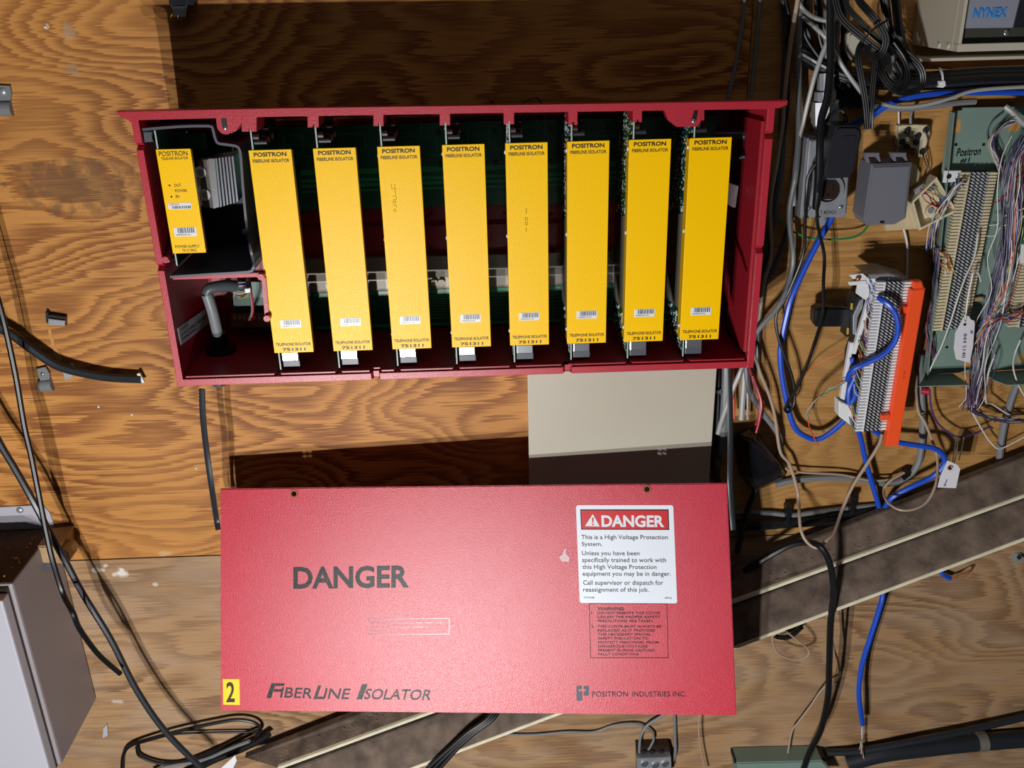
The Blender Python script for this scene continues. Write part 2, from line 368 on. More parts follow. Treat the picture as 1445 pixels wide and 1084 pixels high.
# molded X ribs on the back panel
def bz(x, y, d=20): return A(x, y, d)
rb = B()
for x in (430, 610, 780, 950):
    for (a, b) in (((x - 70, 300), (x, 358)), ((x, 300), (x - 70, 358)), ((x - 62, 300), (x + 8, 358))):
        tube(rb, [bz(*a, 16), bz(*b, 16)], .0013, 4)
for y in (318, 322): tube(rb, [bz(380, y, 16), bz(1000, y - 12, 16)], .0012, 4)
obj('moulded_rib', rb, M['redin'], cab, kind='stuff')
# backplanes
xa, xb = .10, .735
zq = lambda y, x=600: A(x, y, 26).z
up = box(B(), xa, xb, -.026, -.024, zq(292), .306); M['bplane'] = mat('backplane_green', '236b55', .35, vary=.3, vscale=40); bp1 = obj('backplane_board', up, M['bplane'], cab)
lo = box(B(), .05, xb, -.026, -.024, zq(461), zq(410)); bp2 = obj('backplane_board', lo, M['bplane'], cab)
for z, h in ((zq(239), .007), (zq(251), .0045), (zq(258), .0045), (zq(266), .0025)):
    obj('copper_trace', box(B(), .16, .60, -.0266, -.0258, z - h / 2, z + h / 2), M['trace'], bp1)
bm = B()
for i in range(70):
    x = random.uniform(.12, .70); z = random.uniform(.262, .300)
    if i % 3: box(bm, x, x + random.uniform(.01, .06), -.0264, -.0258, z, z + .0007)
    else: box(bm, x, x + .0007, -.0264, -.0258, z - .01, z + .012)
obj('circuit_trace', bm, M['trace'], bp1, kind='stuff')
bm = B()
for k in range(9):
    P = [Vector((.30 + .05 * j, -.0262, .026 + k * .0045 + .003 * math.sin(j * 1.1 + k * .3))) for j in range(9)]
    tube(bm, catmull(P, 3), .0005, 4)
obj('circuit_trace', bm, M['trace'], bp2, kind='stuff')
for z in (zq(411), zq(458)): obj('copper_trace', box(B(), .16, .60, -.0266, -.0258, z - .0022, z + .0022), M['trace'], bp2)
bm = B()
for i in range(7):
    for z in (.25, .292):
        cyl(bm, Vector((.20 + i * .0761, -.026, z)), FR, .0035, .003, 10)
obj('standoff', bm, M['dark'], bp1, kind='stuff')
# grey metal busbar across the middle
bus = obj('ground_bar', box(B(), .10, .60, -.030, -.016, A(600, 409, 30).z, A(600, 362, 30).z, .001), mat('dull_bar', '8d8478', .42, .2, vary=.25, vscale=14), cab)
bm = B()
for x in (.185, .335, .345, .47): cyl(bm, Vector((x, -.030, A(600, 398, 30).z)), FR, .005, .006, 10)
obj('bar_bolt', bm, M['cream'], bus, kind='stuff')
# partition (L shape) with knobs
r0, r1 = A(244, 395, 180), A(367, 391, 180)
bm = B(); prism(bm, [r0, r1, r1 + Vector((0, 0, .0055)), r0 + Vector((0, 0, .0055))], Vector((0, .008, 0)), .0006); pt = obj('partition', bm, M['red'], cab)
q0, q1 = A(372, 392, 180), A(377, 452, 180)
obj('partition', prism(B(), [q0 + Vector((-.0028, 0, 0)), q0 + Vector((.0028, 0, 0)), q1 + Vector((.0028, 0, 0)), q1 + Vector((-.0028, 0, 0))], Vector((0, .012, 0)), .0006), M['red'], cab)
for q in ((368, 391.5), (376.5, 450), (233, 367)):
    obj('knob', cyl(B(), A(q[0], q[1], 186), YY, .0042, .010, 14), M['red'], cab, smooth=True)
obj('peg', tube(B(), [A(236, 367, 182), A(256, 359, 120)], .003, 8, .0015), M['bright'], cab, smooth=True)
# power supply shroud : bent sheet
def strip(bm, P, th, y0, y1):
    L_, R_ = [], []
    for i, p in enumerate(P):
        t = (P[min(i + 1, len(P) - 1)] - P[max(i - 1, 0)]).normalized(); nn = Vector((-t.z, 0, t.x)); L_.append(p + nn * th / 2); R_.append(p - nn * th / 2)
    for i in range(len(P) - 1):
        q = [L_[i], L_[i + 1], R_[i + 1], R_[i]]
        prism(bm, [Vector((v.x, y0, v.z)) for v in q], Vector((0, y1 - y0, 0)))
    bmesh.ops.remove_doubles(bm, verts=bm.verts, dist=.00001)
    return bm
sh = [(201, 183), (250, 179), (294, 178), (300, 182), (302, 190), (305, 199), (310, 203), (332, 206), (338, 212), (340, 225), (344, 280), (350, 335), (358, 372), (356, 380), (350, 384), (300, 387), (240, 391)]
shp = catmull([A(x, y, 181) for x, y in sh], 2)
obj('shroud', strip(B(), shp, .0030, -.181, -.05), M['shroud'], cab, smooth=True)
obj('shroud_tab', slab_bm(B(), [(202, 186), (214, 186), (214, 196), (216, 200), (204, 201)], 180, 12, .0006), M['shroud'], cab)
obj('shroud_back', slab_bm(B(), [(240, 185), (300, 185), (338, 215), (356, 378), (262, 382)], 48, 3), M['dark'], cab)
bm = B()
for q in ((332, 243, 60), (345, 327, 60), (331, 244, 60)): dome(bm, A(*q), FR, .004, .002)
obj('shroud_screw', bm, M['steel'], cab, smooth=True, kind='stuff')
# grey conduit elbow with coloured wires, gland
el = [(313, 500, 92), (307, 470, 100), (300, 440, 108), (292, 415, 112), (295, 408, 112), (305, 405, 108), (320, 403, 100), (332, 404, 92)]
P = catmull(pts(el[:4]), 5); obj('cable_sleeve', tube(B(), P, .0075, 14), M['gcable'], cab, smooth=True)
P = catmull(pts(el[3:]), 5); obj('cable_sleeve', tube(B(), P, .0072, 14, .0085), M['dgcable'], cab, smooth=True)
cols = ['redc', 'whitec', 'bluec', 'orangec', 'greenc', 'violetc', 'yellowc']
for i in range(14):
    a = (320 + i * .6, 402 + (i % 4) * 2.2, 98); e = (346 + (i % 3) * 2, 400 + i * 1.2, 84)
    mid = (334, 400 + i * 1.6 + random.uniform(-2, 2), 96)
    obj('wire', tube(B(), catmull(pts([a, mid, e, (350 + random.uniform(-3, 3), 396 - (i % 2) * 4, 70)]), 4), .0010, 6), M[cols[i % 7]], cab, smooth=True)
obj('wire_tie', slab_bm(B(), [(345, 408), (353, 407), (353, 413), (346, 414)], 98, 4, .0005), M['white'], cab)
for k, cn in enumerate(('dgcable', 'yellowc', 'violetc', 'redc')):
    obj('wire', tube(B(), catmull(pts([(350 + k, 398, 80), (352 + k, 414, 90), (355 + k * .8, 440, 86), (346 + k, 460, 60)]), 4), .0012, 6), M[cn], cab, smooth=True)
obj('terminal_board', slab_bm(B(), [(328, 398), (372, 398), (372, 446), (330, 446)], 40, 3), M['pcb'], cab)
tb = obj('terminal_strip', slab_bm(B(), [(326, 445), (386, 444), (386, 462), (326, 462)], 50, 14, .0006), mat('brown_strip', '9a6a48', .5), cab)
for k in range(8): obj('terminal', slab_bm(B(), [(329 + k * 7, 447), (333 + k * 7, 447), (333 + k * 7, 451), (329 + k * 7, 451)], 51.5, 2), M['cream'], tb)
gc = Vector((A(314, 503, 92).x, -.095, FZ))
gl = obj('cable_gland', cyl(B(), gc, ZZ, .021, .009, 20), M['black'], cab, smooth=True)
obj('gland_neck', cyl(B(), gc + ZZ * .009, ZZ, .0115, .02, 16), M['black'], gl, smooth=True)
obj('gland_nut', cyl(B(), gc + Vector((0, -.035, -.0126)), -ZZ, .020, .007, 6), M['shroud'], cab)
obj('gland_nut', cyl(B(), gc + Vector((.002, -.035, -.0196)), -ZZ, .012, .016, 12, .009), M['shroud'], cab, smooth=True)
# sticker on inner left wall
def LW(px, py):                          # point on inner face of the left wall
    v = ray(px, py); k = (XL + .0087 - CAM.x) / v.x; return CAM + v * k
s4 = [LW(250.5, 463.5), LW(289, 436.5), LW(294.5, 456.5), LW(255.5, 487)]
stk = obj('warning_label', prism(B(), s4, Vector((.0003, 0, 0))), M['label'], cab)
bm = B()
for s, (a, b, c) in (('WARNING', ((254.5, 468), (265.5, 459.3), (254, 464.5))), ('DO NOT CONNECT CABLE SHIELD', ((255.5, 475), (290.5, 448.3), (255, 471))), ('SYSTEM GROUND', ((257, 481), (277, 466), (256.5, 477)))):
    a, b, c = LW(*a), LW(*b), LW(*c); text_bm(bm, s, a, b - a, c - a, XX, .02, .0006)
flat_obj('lettering', bm, M['ink'], stk, XX)
# right-hand fittings
obj('capacitor', cyl(B(), A(1010, 190, 90), Vector((1, -.25, 0)), .0095, .055, 16), M['dark'], cab, smooth=True)
obj('wall_screw', cyl(B(), A(1030, 225, 110), Vector((1, -.5, .3)), .0035, .02, 10), M['dark'], cab, smooth=True)
obj('metal_bracket', slab_bm(B(), [(1027, 258), (1042, 263), (1038, 293), (1034, 293), (1026, 288)], 120, 6, .0006), M['steel'], cab)

# ---------------------------------------------------------------- modules
def faceplate_bm(w, h, side_d=.020, th=.0014):
    bm = B(); box(bm, 0, w, 0, th, 0, h, .0005); box(bm, 0, th, th, side_d, .002, h - .002); box(bm, w - th, w, th, side_d * .5, .002, h - .002); return bm
def barcode(parent, x0, x1, z0, z1, y, redtop=False):
    lab = obj('barcode_label', box(B(), x0, x1, y - .0004, y, z0, z1, .00015), M['label'], parent)
    bm = B(); x = x0 + (x1 - x0) * .16; rr = random.Random(3)
    hh = z1 - z0; top = z1 - hh * (.06 if not redtop else .5); bot = z0 + hh * (.38 if not redtop else .1)
    while x < x1 - (x1 - x0) * .08:
        ww = rr.choice((.0005, .0009, .0013)); box(bm, x, x + ww, y - .0007, y - .00045, bot, top); x += ww + rr.choice((.0006, .001))
    obj('barcode', bm, M['bar'], lab)
    if redtop:
        bm = B(); text_bm(bm, 'POSITRON', Vector((x0 + .002, y, z1 - hh * .38)), XX * ((x1 - x0) * .4), ZZ * hh * .26, FR, 0, .0007)
        flat_obj('lettering', bm, M['redprint'], lab, FR)
    else:
        bm = B(); text_bm(bm, 'SNPRMC01754', Vector((x0 + .0025, y, z0 + hh * .1)), XX * ((x1 - x0) * .62), ZZ * hh * .17, FR, 0, .0007)
        flat_obj('lettering', bm, M['bar'], lab, FR)
    return lab
W_, H_ = .0512, .2615
YP = -.1765
def lettering(parent, items, w, h):
    bm = B()
    for s, x0, x1, z0, z1, bold in items: text_bm(bm, s, Vector((w * x0, 0, z0)), XX * (w * (x1 - x0)), ZZ * (z1 - z0), FR, bold, .0003)
    return flat_obj('lettering', bm, M['print'], parent, FR)
def make_module():
    root = empty('isolator_module', (0, 0, 0))
    obj('faceplate', faceplate_bm(W_, H_), M['yellow'], root)
    lettering(root, [('POSITRON', .11, .88, H_ - .0080, H_ - .0028, .035), ('FIBERLINE ISOLATOR', .07, .93, H_ - .0150, H_ - .0110, .02),
                     ('TELEPHONE ISOLATOR', .06, .95, .0098, .0138, .02), ('751311', .22, .80, .0024, .0066, .03)], W_, H_)
    barcode(root, .0125, .0390, .0345, .0452, 0)
    pcb = obj('circuit_board', box(B(), .0045, .0061, .0020, .146, -.0240, .2905), M['pcb'], root)
    obj('board_edge', box(B(), .0044, .0062, .0012, .0020, -.0240, .2905), M['edge'], pcb)
    bm = B(); rr = random.Random(5)
    for i in range(700):
        y = rr.uniform(.004, .135); z = rr.uniform(-.022, .286)
        if .035 - y * .15 < z < .172 - y * .25: continue
        s = rr.uniform(.0007, .0015); l = rr.choice((1, 1, 2.2)); x = .0044
        a, b, c, d = [bm.verts.new(q) for q in ((x, y - s, z - s * l), (x, y + s, z - s), (x, y, z + s * l), (x - .0009, y, z))]
        for f in ((a, b, d), (b, c, d), (c, a, d)): bm.faces.new(f)
    obj('solder_points', bm, M['solder'], pcb, kind='stuff')
    obj('shield_sheet', prism(B(), [Vector((.0038, a, b)) for a, b in ((.004, .037), (.004, .170), (.14, .133), (.14, .016))], Vector((.0006, 0, 0))), mat('grey_beige_sheet', '8d8878', .4) if 'sheet' not in M else M['sheet'], root)
    for z in (.2495, .145, .018):
        obj('rivet', dome(B(), Vector((.0, .009, z)), -XX, .0028, .0016), M['white'], root, smooth=True)
    rr = random.Random(9); cm = ['dark', 'brown', 'dark', 'shroud', 'manila', 'dark', 'navy', 'steel']
    for k in range(16):
        y = rr.uniform(.008, .07); z = rr.uniform(.268, .284); r = rr.uniform(.002, .0042); h = rr.uniform(.006, .016)
        bm = B()
        if k % 2: cyl(bm, Vector((.0062, y, z)), XX, r, h, 10)
        else: box(bm, .0062, .0062 + h, y, y + r * 1.6, z - r, z + r, .0005)
        obj('component', bm, M[cm[k % 8]], root)
    obj('ejector_plate', box(B(), .0085, .0300, .002, .018, -.0125, -.0006, .0008), M['bright'], root)
    obj('ejector_block', box(B(), .0085, .0308, .004, .020, -.0215, -.0127, .0008), M['shroud'], root)
    return root
def copy_tree(o, parent=None):
    c = o.copy(); col.objects.link(c)
    if parent is not None: c.parent = parent
    for ch in list(o.children): copy_tree(ch, c)
    return c
M['sheet'] = mat('grey_beige_sheet', '8d8878', .4)
desc = ['first yellow module from the left, beside the black power supply shroud', 'yellow module whose metal ejector glares white, second from the left', 'yellow module with faint pencilled scribble near its top, third from the left',
        'fourth yellow module from the left, plain with slight smudges', 'yellow module with small vertical pencil marks at mid height, fifth from the left', 'sixth yellow module from the left, above the housing\'s right floor notch',
        'yellow module with a lighter green circuit board, seventh from the left', 'rightmost yellow module, next to the bare red inner side wall']
proto = make_module(); mods = []
for i, (pa, pb) in enumerate(mod_px):
    o = proto if i == 0 else copy_tree(proto)
    p = A(pa, 482 if i > 5 else 490, 176.5); top = A(pa, 205, 176.5)
    x0 = (A(pa, 205 - i, 176.5).x); o.location = (x0, YP, .0385)
    tag(o, desc[i], 'circuit module', 'yellow isolator modules in the red housing'); mods.append(o)
for ch in mods[6].children:
    if ch.name.startswith('circuit_board'):
        ch.data = ch.data.copy(); ch.data.materials[0] = M['pcbl']
# pencil marks
pm = mat('pencil_line', 'a98610', .6)
bm = B()
def stroke(bm, L, root, r=.00028):
    tube(bm, [A(x, y, 176.7) for x, y in L], r, 4)
for L in (((552.5, 260), (552.8, 266), (557, 266.5), (557.3, 260)), ((557.5, 266), (558, 275)), ((554.5, 277), (559, 277), (559.5, 281)), ((555, 282), (559, 281.5)), ((554, 285), (556, 283.5), (559, 285), (558, 287), (555, 287), (554, 285)), ((555, 290), (559, 289.5), (559.5, 293)), ((554.5, 297), (557, 295), (559.5, 298), (556, 299))): stroke(bm, L, mods[2])
obj('pencil_mark', bm, pm, mods[2])
mods[2].children  # noqa
bm = B()
for L in (((743, 294), (742.5, 302)), ((742, 307), (744.5, 308), (744.5, 311), (741.5, 311), (741, 308), (742, 307)), ((742, 313.5), (744.5, 314), (744.5, 317.5), (741.5, 317), (741, 314.5), (742, 313.5)), ((742.7, 321), (742.3, 327))): stroke(bm, L, mods[4])
obj('pencil_mark', bm, mat('dark_pencil', '7a5f10', .6), mods[4])
for mm_ in (mods[2], mods[4]):           # marks were modelled in world space: move them into the module's frame
    for ch in mm_.children:
        if ch.name.startswith('pencil_mark'):
            ch.data.transform(Matrix.Translation(-Vector(mm_.location)))

# power supply module
ps = empty('power_supply_module', A(244, 358, 176.5), 'short yellow power supply module with finned heat sink at the housing\'s left end', 'circuit module')
O = org(ps); pw = A(273, 210, 176.5).x - A(224, 211, 176.5).x; ph = A(224, 211, 176.5).z - O.z
def shift(bm): bmesh.ops.translate(bm, verts=bm.verts, vec=O); return bm
obj('faceplate', shift(faceplate_bm(pw, ph, .014)), M['yellow'], ps)
bm = B()
for s, x0, x1, za, zb, b_ in (('POSITRON', .07, .90, .0080, .0024, .006), ('TELELINE ISOLATOR', .12, .90, .0125, .0094, .004), ('OUT', .37, .57, .0449, .0416, .004), ('POWER', .37, .72, .0518, .0482, .004), ('IN', .36, .46, .0587, .0552, .004), ('POWER SUPPLY', .105, .84, ph - .0070, ph - .0104, .006), ('751313NC', .29, .73, ph - .0020, ph - .0053, .006)):
    text_bm(bm, s, O + Vector((pw * x0, 0, ph - za)), XX * (pw * (x1 - x0)), ZZ * (za - zb), FR, b_, .0004)
for z in (.0432, .0570): cyl(bm, O + Vector((pw * .235, -.0001, ph - z)), FR, .0012, .0003, 10)
flat_obj('lettering', bm, M['print'], ps, FR)
def bc2(x0, x1, z0, z1, red):
    l = barcode(ps, O.x + x0, O.x + x1, O.z + z0, O.z + z1, O.y, red)
bc2(pw * .10, pw * .78, ph - .0725, ph - .0646, True); bc2(pw * .146, pw * .81, ph - .1065, ph - .0952, False)
psb = obj('circuit_board', shift(box(B(), .0015, .0031, .002, .12, -.016, ph + .022)), M['pcb'], ps)
obj('board_edge', shift(box(B(), .0014, .0032, .0012, .002, -.016, ph + .022)), M['edge'], psb)
obj('component_board', slab_bm(B(), [(232, 190), (290, 188), (292, 212), (234, 212)], 90, 2), M['pcb'], ps)
hs = obj('heat_sink', slab_bm(B(), [(279, 226), (294, 225), (304, 294), (286, 293)], 128, 20, .0005), mat('taupe_metal', '6e6660', .4, .1), ps)
fin = None
for k in range(7):
    x = 294 + k * 4.6 + (5 if k else 0); dy = -k * .6
    obj('fin', slab_bm(B(), [(x, 224 + dy), (x + (9 if k == 0 else 2.6), 224 + dy), (x + (15.5 if k == 0 else 9.5), 292 - k * 1.4), (x + 7.2, 294.5 - k * 1.4)], 132 + k, 42, .0002), M['bright'], hs)
for q in ((282.5, 243), (289, 275)):
    obj('bolt_washer', cyl(B(), A(q[0], q[1], 129.5), FR, .0085 if 0 else .0075, .0012, 16), M['label'], hs, smooth=True)
    obj('transistor', cyl(B(), A(q[0], q[1], 130.7), FR, .004, .001, 12), M['steel'], hs)

# ---------------------------------------------------------------- cover
c0 = Vector((-.0053, -.0812, -.2089)); tl = .317; cyw = -.0896; crl = .0173
cr = Vector((math.cos(cyw) * math.cos(crl), math.sin(cyw), math.sin(crl))).normalized()
cdn = Vector((0, -math.sin(tl), -math.cos(tl))); cdn = (cdn - cr * cdn.dot(cr)).normalized()
cn = cr.cross(cdn).normalized()
if cn.dot(CAM - c0) < 0: cn = -cn
def K(px, py, off=0):
    v = ray(px, py); k = (c0 + cn * off - CAM).dot(cn) / v.dot(cn); return CAM + v * k
cov = empty('housing_cover', K(311, 1003) , 'red pebbled cover panel lettered DANGER hanging below the open housing', 'cover panel')
cp = [K(311, 690), K(1026, 682), K(1039.5, 1010), K(311, 1003)]
bm = B(); prism(bm, cp, -cn * .004, .0012); cpanel = obj('panel', bm, M['cover'], cov)
obj('bounce_screen', prism(B(), [cp_ - cn * .0042 for cp_ in (K(318, 712), K(1020, 706), K(1031, 1003), K(318, 997))], -cn * .003), M['dark'], cov)  # unseen dark sheet, added to cut red bounce into the shade behind the cover
# the holes go right through: cut with boolean
holes = [(415, 697), (913, 690.5)]
for h in holes:
    c = K(*h); bm = B(); cyl(bm, c + cn * .01, -cn, .0038, .03, 24)
    me = bpy.data.meshes.new('cut'); bm.to_mesh(me); bm.free(); oc = bpy.data.objects.new('cut', me); col.objects.link(oc); oc.parent = cov
    me.transform(Matrix.Translation(-org(cov)))
    md = cpanel.modifiers.new('b', 'BOOLEAN'); md.object = oc; md.solver = 'EXACT'
    dg = bpy.context.evaluated_depsgraph_get(); dg.update(); nm = bpy.data.meshes.new_from_object(cpanel.evaluated_get(dg)); cpanel.modifiers.clear(); cpanel.data = nm
    bpy.data.objects.remove(oc)
for f in range(0): pass
for h in holes:
    c = K(*h); bm = B(); n = 24; prev = []
    a = cr; b = cn.cross(cr)
    rings = [(.0038, .0), (.0040, .0009), (.0066, .0009), (.0069, 0)]
    R_ = [[bm.verts.new(c + cn * hh + (a * math.cos(t) + b * math.sin(t)) * r) for t in [2 * math.pi * k / n for k in range(n)]] for r, hh in rings]
    for i in range(3):
        for k in range(n): bm.faces.new((R_[i][k], R_[i][(k + 1) % n], R_[i + 1][(k + 1) % n], R_[i + 1][k]))
    obj('grommet', bm, M['oxide'], cov, smooth=True)
def ctext(parent, name, items, m):
    bm = B()
    for s, bl, br, t, bold in items:
        a, b_, c = K(*bl), K(*br), K(*t); text_bm(bm, s, a, b_ - a, c - a, cn, bold, items_off)
    return flat_obj(name, bm, m, parent, cn)
items_off = .0004
ctext(cov, 'danger_lettering', [('DANGER', (414, 831.5), (577, 829.5), (414, 800), .03)], M['ink'])
ctext(cov, 'title_lettering', [('F', (376, 985.5), (395, 985.5), (383, 964.5), .02), ('IBER', (395, 984.5), (440, 985.8), (398, 970), .012), ('L', (442, 986.5), (457, 986.8), (449, 967.5), .02), ('INE', (456, 986.2), (492, 986.8), (459.5, 971.5), .012), ('I', (503, 987), (511, 987), (511, 965.5), .02), ('SOLATOR', (513, 987), (607, 988.5), (517, 972), .012)], M['ink'])
def crect(bm, x0, y0, x1, y1, wv=.9, skew=(0, 0, 0, 0)):
    c4 = [(x0, y0), (x1, y0 + skew[0]), (x1 + skew[1], y1), (x0 + skew[2], y1)]
    for i in range(4):
        a, b_ = K(*c4[i], .0004), K(*c4[(i + 1) % 4], .0004); d = (b_ - a).normalized(); s = d.cross(cn) * .00045
        bm.faces.new([bm.verts.new(q) for q in (a - s, b_ - s, b_ + s, a + s)])
bm = B(); crect(bm, 831.5, 852, 941, 928.5, skew=(0, 2, 2)); flat_obj('warning_frame', bm, M['ink'], cov, cn)
lines = [('1.', 'DO NOT REMOVE THIS COVER', 932, 865), ('', 'UNLESS THE PROPER SAFETY', 932, 870.6), ('', 'PRECAUTIONS ARE TAKEN.', 922, 876.2), ('2.', 'THIS COVER MUST ALWAYS BE', 933, 884), ('', 'REPLACED AS IT PROVIDES', 924, 889.6), ('', 'THE NECESSARY SPECIAL', 919, 895.2), ('', 'SAFETY INSULATION TO', 915, 900.8), ('', 'PROTECT PERSONNEL FROM', 929, 906.4), ('', 'DANGEROUS VOLTAGES', 914, 912), ('', 'PRESENT DURING GROUND', 924, 917.6), ('', 'FAULT CONDITIONS', 901, 923.2)]
it = [('WARNING', (843, 861.5), (880, 861.5), (843, 857), .02)]
for num, s, xe, y in lines:
    x = 843 + (y - 865) * .02
    it.append((s, (x, y + 2), (xe, y + 2), (x, y - 1.6), .012))
    if num: it.append((num, (x - 9, y + 2), (x - 5, y + 2), (x - 9, y - 1.6), .012))
ctext(cov, 'warning_lettering', it, M['ink'])
bm = B(); crect(bm, 519, 873.5, 634, 895, skew=(-.8, 0, 0)); flat_obj('notice_frame', bm, M['faint'], cov, cn)
ctext(cov, 'notice_lettering', [('REMOTE ADJUSTMENT OF THIS UNIT ONLY', (522, 881), (628, 880.5), (522, 878.2), 0), ('ONLY BY QUALIFIED PERSONNEL AS', (522, 886.5), (606, 886), (522, 884), 0), ('REQUIRED', (522, 892), (545, 892), (522, 889.5), 0)], M['faint'])
ctext(cov, 'maker_lettering', [('POSITRON', (835.5, 983.5), (886, 983.2), (835.5, 976), .004), ('INDUSTRIES', (892, 983.2), (945.5, 983), (892, 976), .004), ('INC.', (949.5, 983), (968, 983), (949.5, 976), .006)], M['ink'])
bm = B()
def cpoly(bm, L): bm.faces.new([bm.verts.new(K(x, y, .0004)) for x, y in L])
X0, Y0 = 800, 955; sc = 180 / 1445
def lg(L): return [(X0 + a * sc, Y0 + b * sc) for a, b in L]
for L in (((110, 112), (125, 104), (168, 104), (168, 140), (150, 148), (135, 148), (125, 175), (112, 180), (106, 175), (106, 120)),
          ((190, 104), (235, 104), (250, 118), (250, 205), (240, 217), (200, 217), (188, 205), (188, 178), (205, 165), (222, 150), (205, 145), (188, 138)),
          ((118, 182), (130, 168), (168, 168), (174, 178), (174, 262), (165, 276), (120, 276), (108, 265), (108, 190))): cpoly(bm, lg(L))
flat_obj('maker_emblem', bm, mat('slate_ink', '2f3a48', .42), cov, cn)
# paint chip
bm = B(); cpoly(bm, [(789, 786), (794, 783), (796, 776), (799, 774), (798, 781), (804, 787), (802, 793), (792, 792)]); flat_obj('paint_chip', bm, mat('chipped_paint', 'd9bfc4', .6), cov, cn)
# number sticker
def cslab(name, L, th, m, parent, off=0, bev=.0002):
    return obj(name, prism(B(), [K(x, y, off) for x, y in L], cn * th, 0), m, parent)
nst = cslab('number_sticker', [(314.5, 958.5), (338, 958.5), (338.5, 995), (315, 994.5)], .0003, mat('yellow_sticker', 'ffd21a', .4), cov)
items_off = .0007
ctext(nst, 'numeral', [('2', (319.5, 991), (331.5, 991), (319.5, 962.5), .02)], M['print'])
# danger sticker
sk = cslab('danger_sticker', [(815, 713), (948, 713), (950, 715), (955.5, 849), (954, 851.5), (820, 851), (818, 849), (812.8, 716)], .0003, mat('sticker_white', 'e4ebf5', .35), cov)
hd = obj('header', prism(B(), [K(x, y, .0003) for x, y in ((818.7, 719), (943.5, 719), (944.5, 748), (820, 747.6))], cn * .0002), M['ink'], sk)
hr = obj('header_panel', prism(B(), [K(x, y, .0005) for x, y in ((820.3, 720.5), (942.3, 720.5), (943.2, 746.6), (821.4, 746.2))], cn * .0002), M['redprint'], sk)
items_off = .0010
ctext(sk, 'header_lettering', [('DANGER', (849, 743.6), (937.5, 744), (848.5, 726.8), .035)], M['label'])
bm = B(); bm.faces.new([bm.verts.new(K(x, y, .0010)) for x, y in ((836.5, 725.5), (846.5, 743.2), (825.5, 742.6))]); flat_obj('hazard_triangle', bm, M['label'], sk, cn)
bm = B(); bm.faces.new([bm.verts.new(K(x, y, .0013)) for x, y in ((835.2, 731), (837.8, 731), (837.2, 738), (835.8, 738))]); bm.faces.new([bm.verts.new(K(x, y, .0013)) for x, y in ((835.4, 739.3), (837.7, 739.3), (837.7, 741.5), (835.4, 741.5))])
flat_obj('exclamation_mark', bm, M['redprint'], sk, cn)
items_off = .0006
tx = [('This is a High Voltage Protection', 820.5, 942.5, 762.8, 755.0), ('System.', 821, 850, 772.2, 764.8), ('Unless you have been', 821.3, 902.5, 785.5, 777.6), ('specifically trained to work with', 821.6, 940, 795.4, 787), ('this High Voltage Protection', 822, 926.5, 804.9, 797), ('equipment you may be in danger.', 822.2, 946.5, 814.6, 806.4), ('Call supervisor or dispatch for', 823, 936, 827.4, 819), ('reassignment of this job.', 823, 915.5, 837, 829)]
it = [(s, (a, b), (c, b + .2), (a - .3, t), .008) for s, a, c, b, t in tx]
it += [('TAT4248', (823.5, 844.5), (838.5, 844.5), (823.5, 842.2), .01), ('NPCe', (938, 845), (948, 845), (938, 842.6), .01)]
ctext(sk, 'sticker_lettering', it, mat('sticker_ink', '2c3038', .5))

# straps
def strap(label, L, wpx):
    P = catmull([A(*q) for q in L], 6); w = mm(wpx, P[0]) / 2
    bm = B(); tube(bm, P, w, 8, flat=.22); return tag(obj('strap', bm, M['navy'], smooth=True), label, 'strap')
yt = lambda px, py: -K(px, py).y * 1000
strap('black flat strap from the housing to the cover\'s left edge', [(285, 549, 150), (286.5, 590, 140), (292, 640, 125), (299, 690, 120), (305, 730, yt(311, 730) - 2), (308, 748, yt(311, 748) - 2)], 9)
strap('dark grey flat strap along the cover\'s right edge', [(1029, 518, 150), (1030, 560, 150), (1030.5, 620, 150), (1030, 680, yt(1026, 682) - 3), (1034, 735, yt(1026, 735) - 3), (1035, 748, yt(1027, 748) - 3)], 8)

# ---------------------------------------------------------------- beige enclosure under the housing
en = empty('metal_enclosure', A(875, 640, 0), 'flat beige metal enclosure behind, between the housing and the cover', 'metal enclosure')
e0, e1 = A(745.5, 600, 56).x, A(1006, 600, 56).x
obj('body', box(B(), e0 + .002, e1 - .002, -.052, 0, A(900, 760, 56).z, .1 - .09, .001), M['beigebox'], en)
obj('door', box(B(), e0, e1, -.0565, -.0525, A(900, 760, 56).z - .002, .0, .001), M['beigebox'], en)
obj('bolt', cyl(B(), A(1010, 553, 40), XX, .0022, .008, 8), M['bright'], en)
obj('bolt', cyl(B(), A(1015, 553, 40), XX, .0045, .003, 10), M['bright'], en)

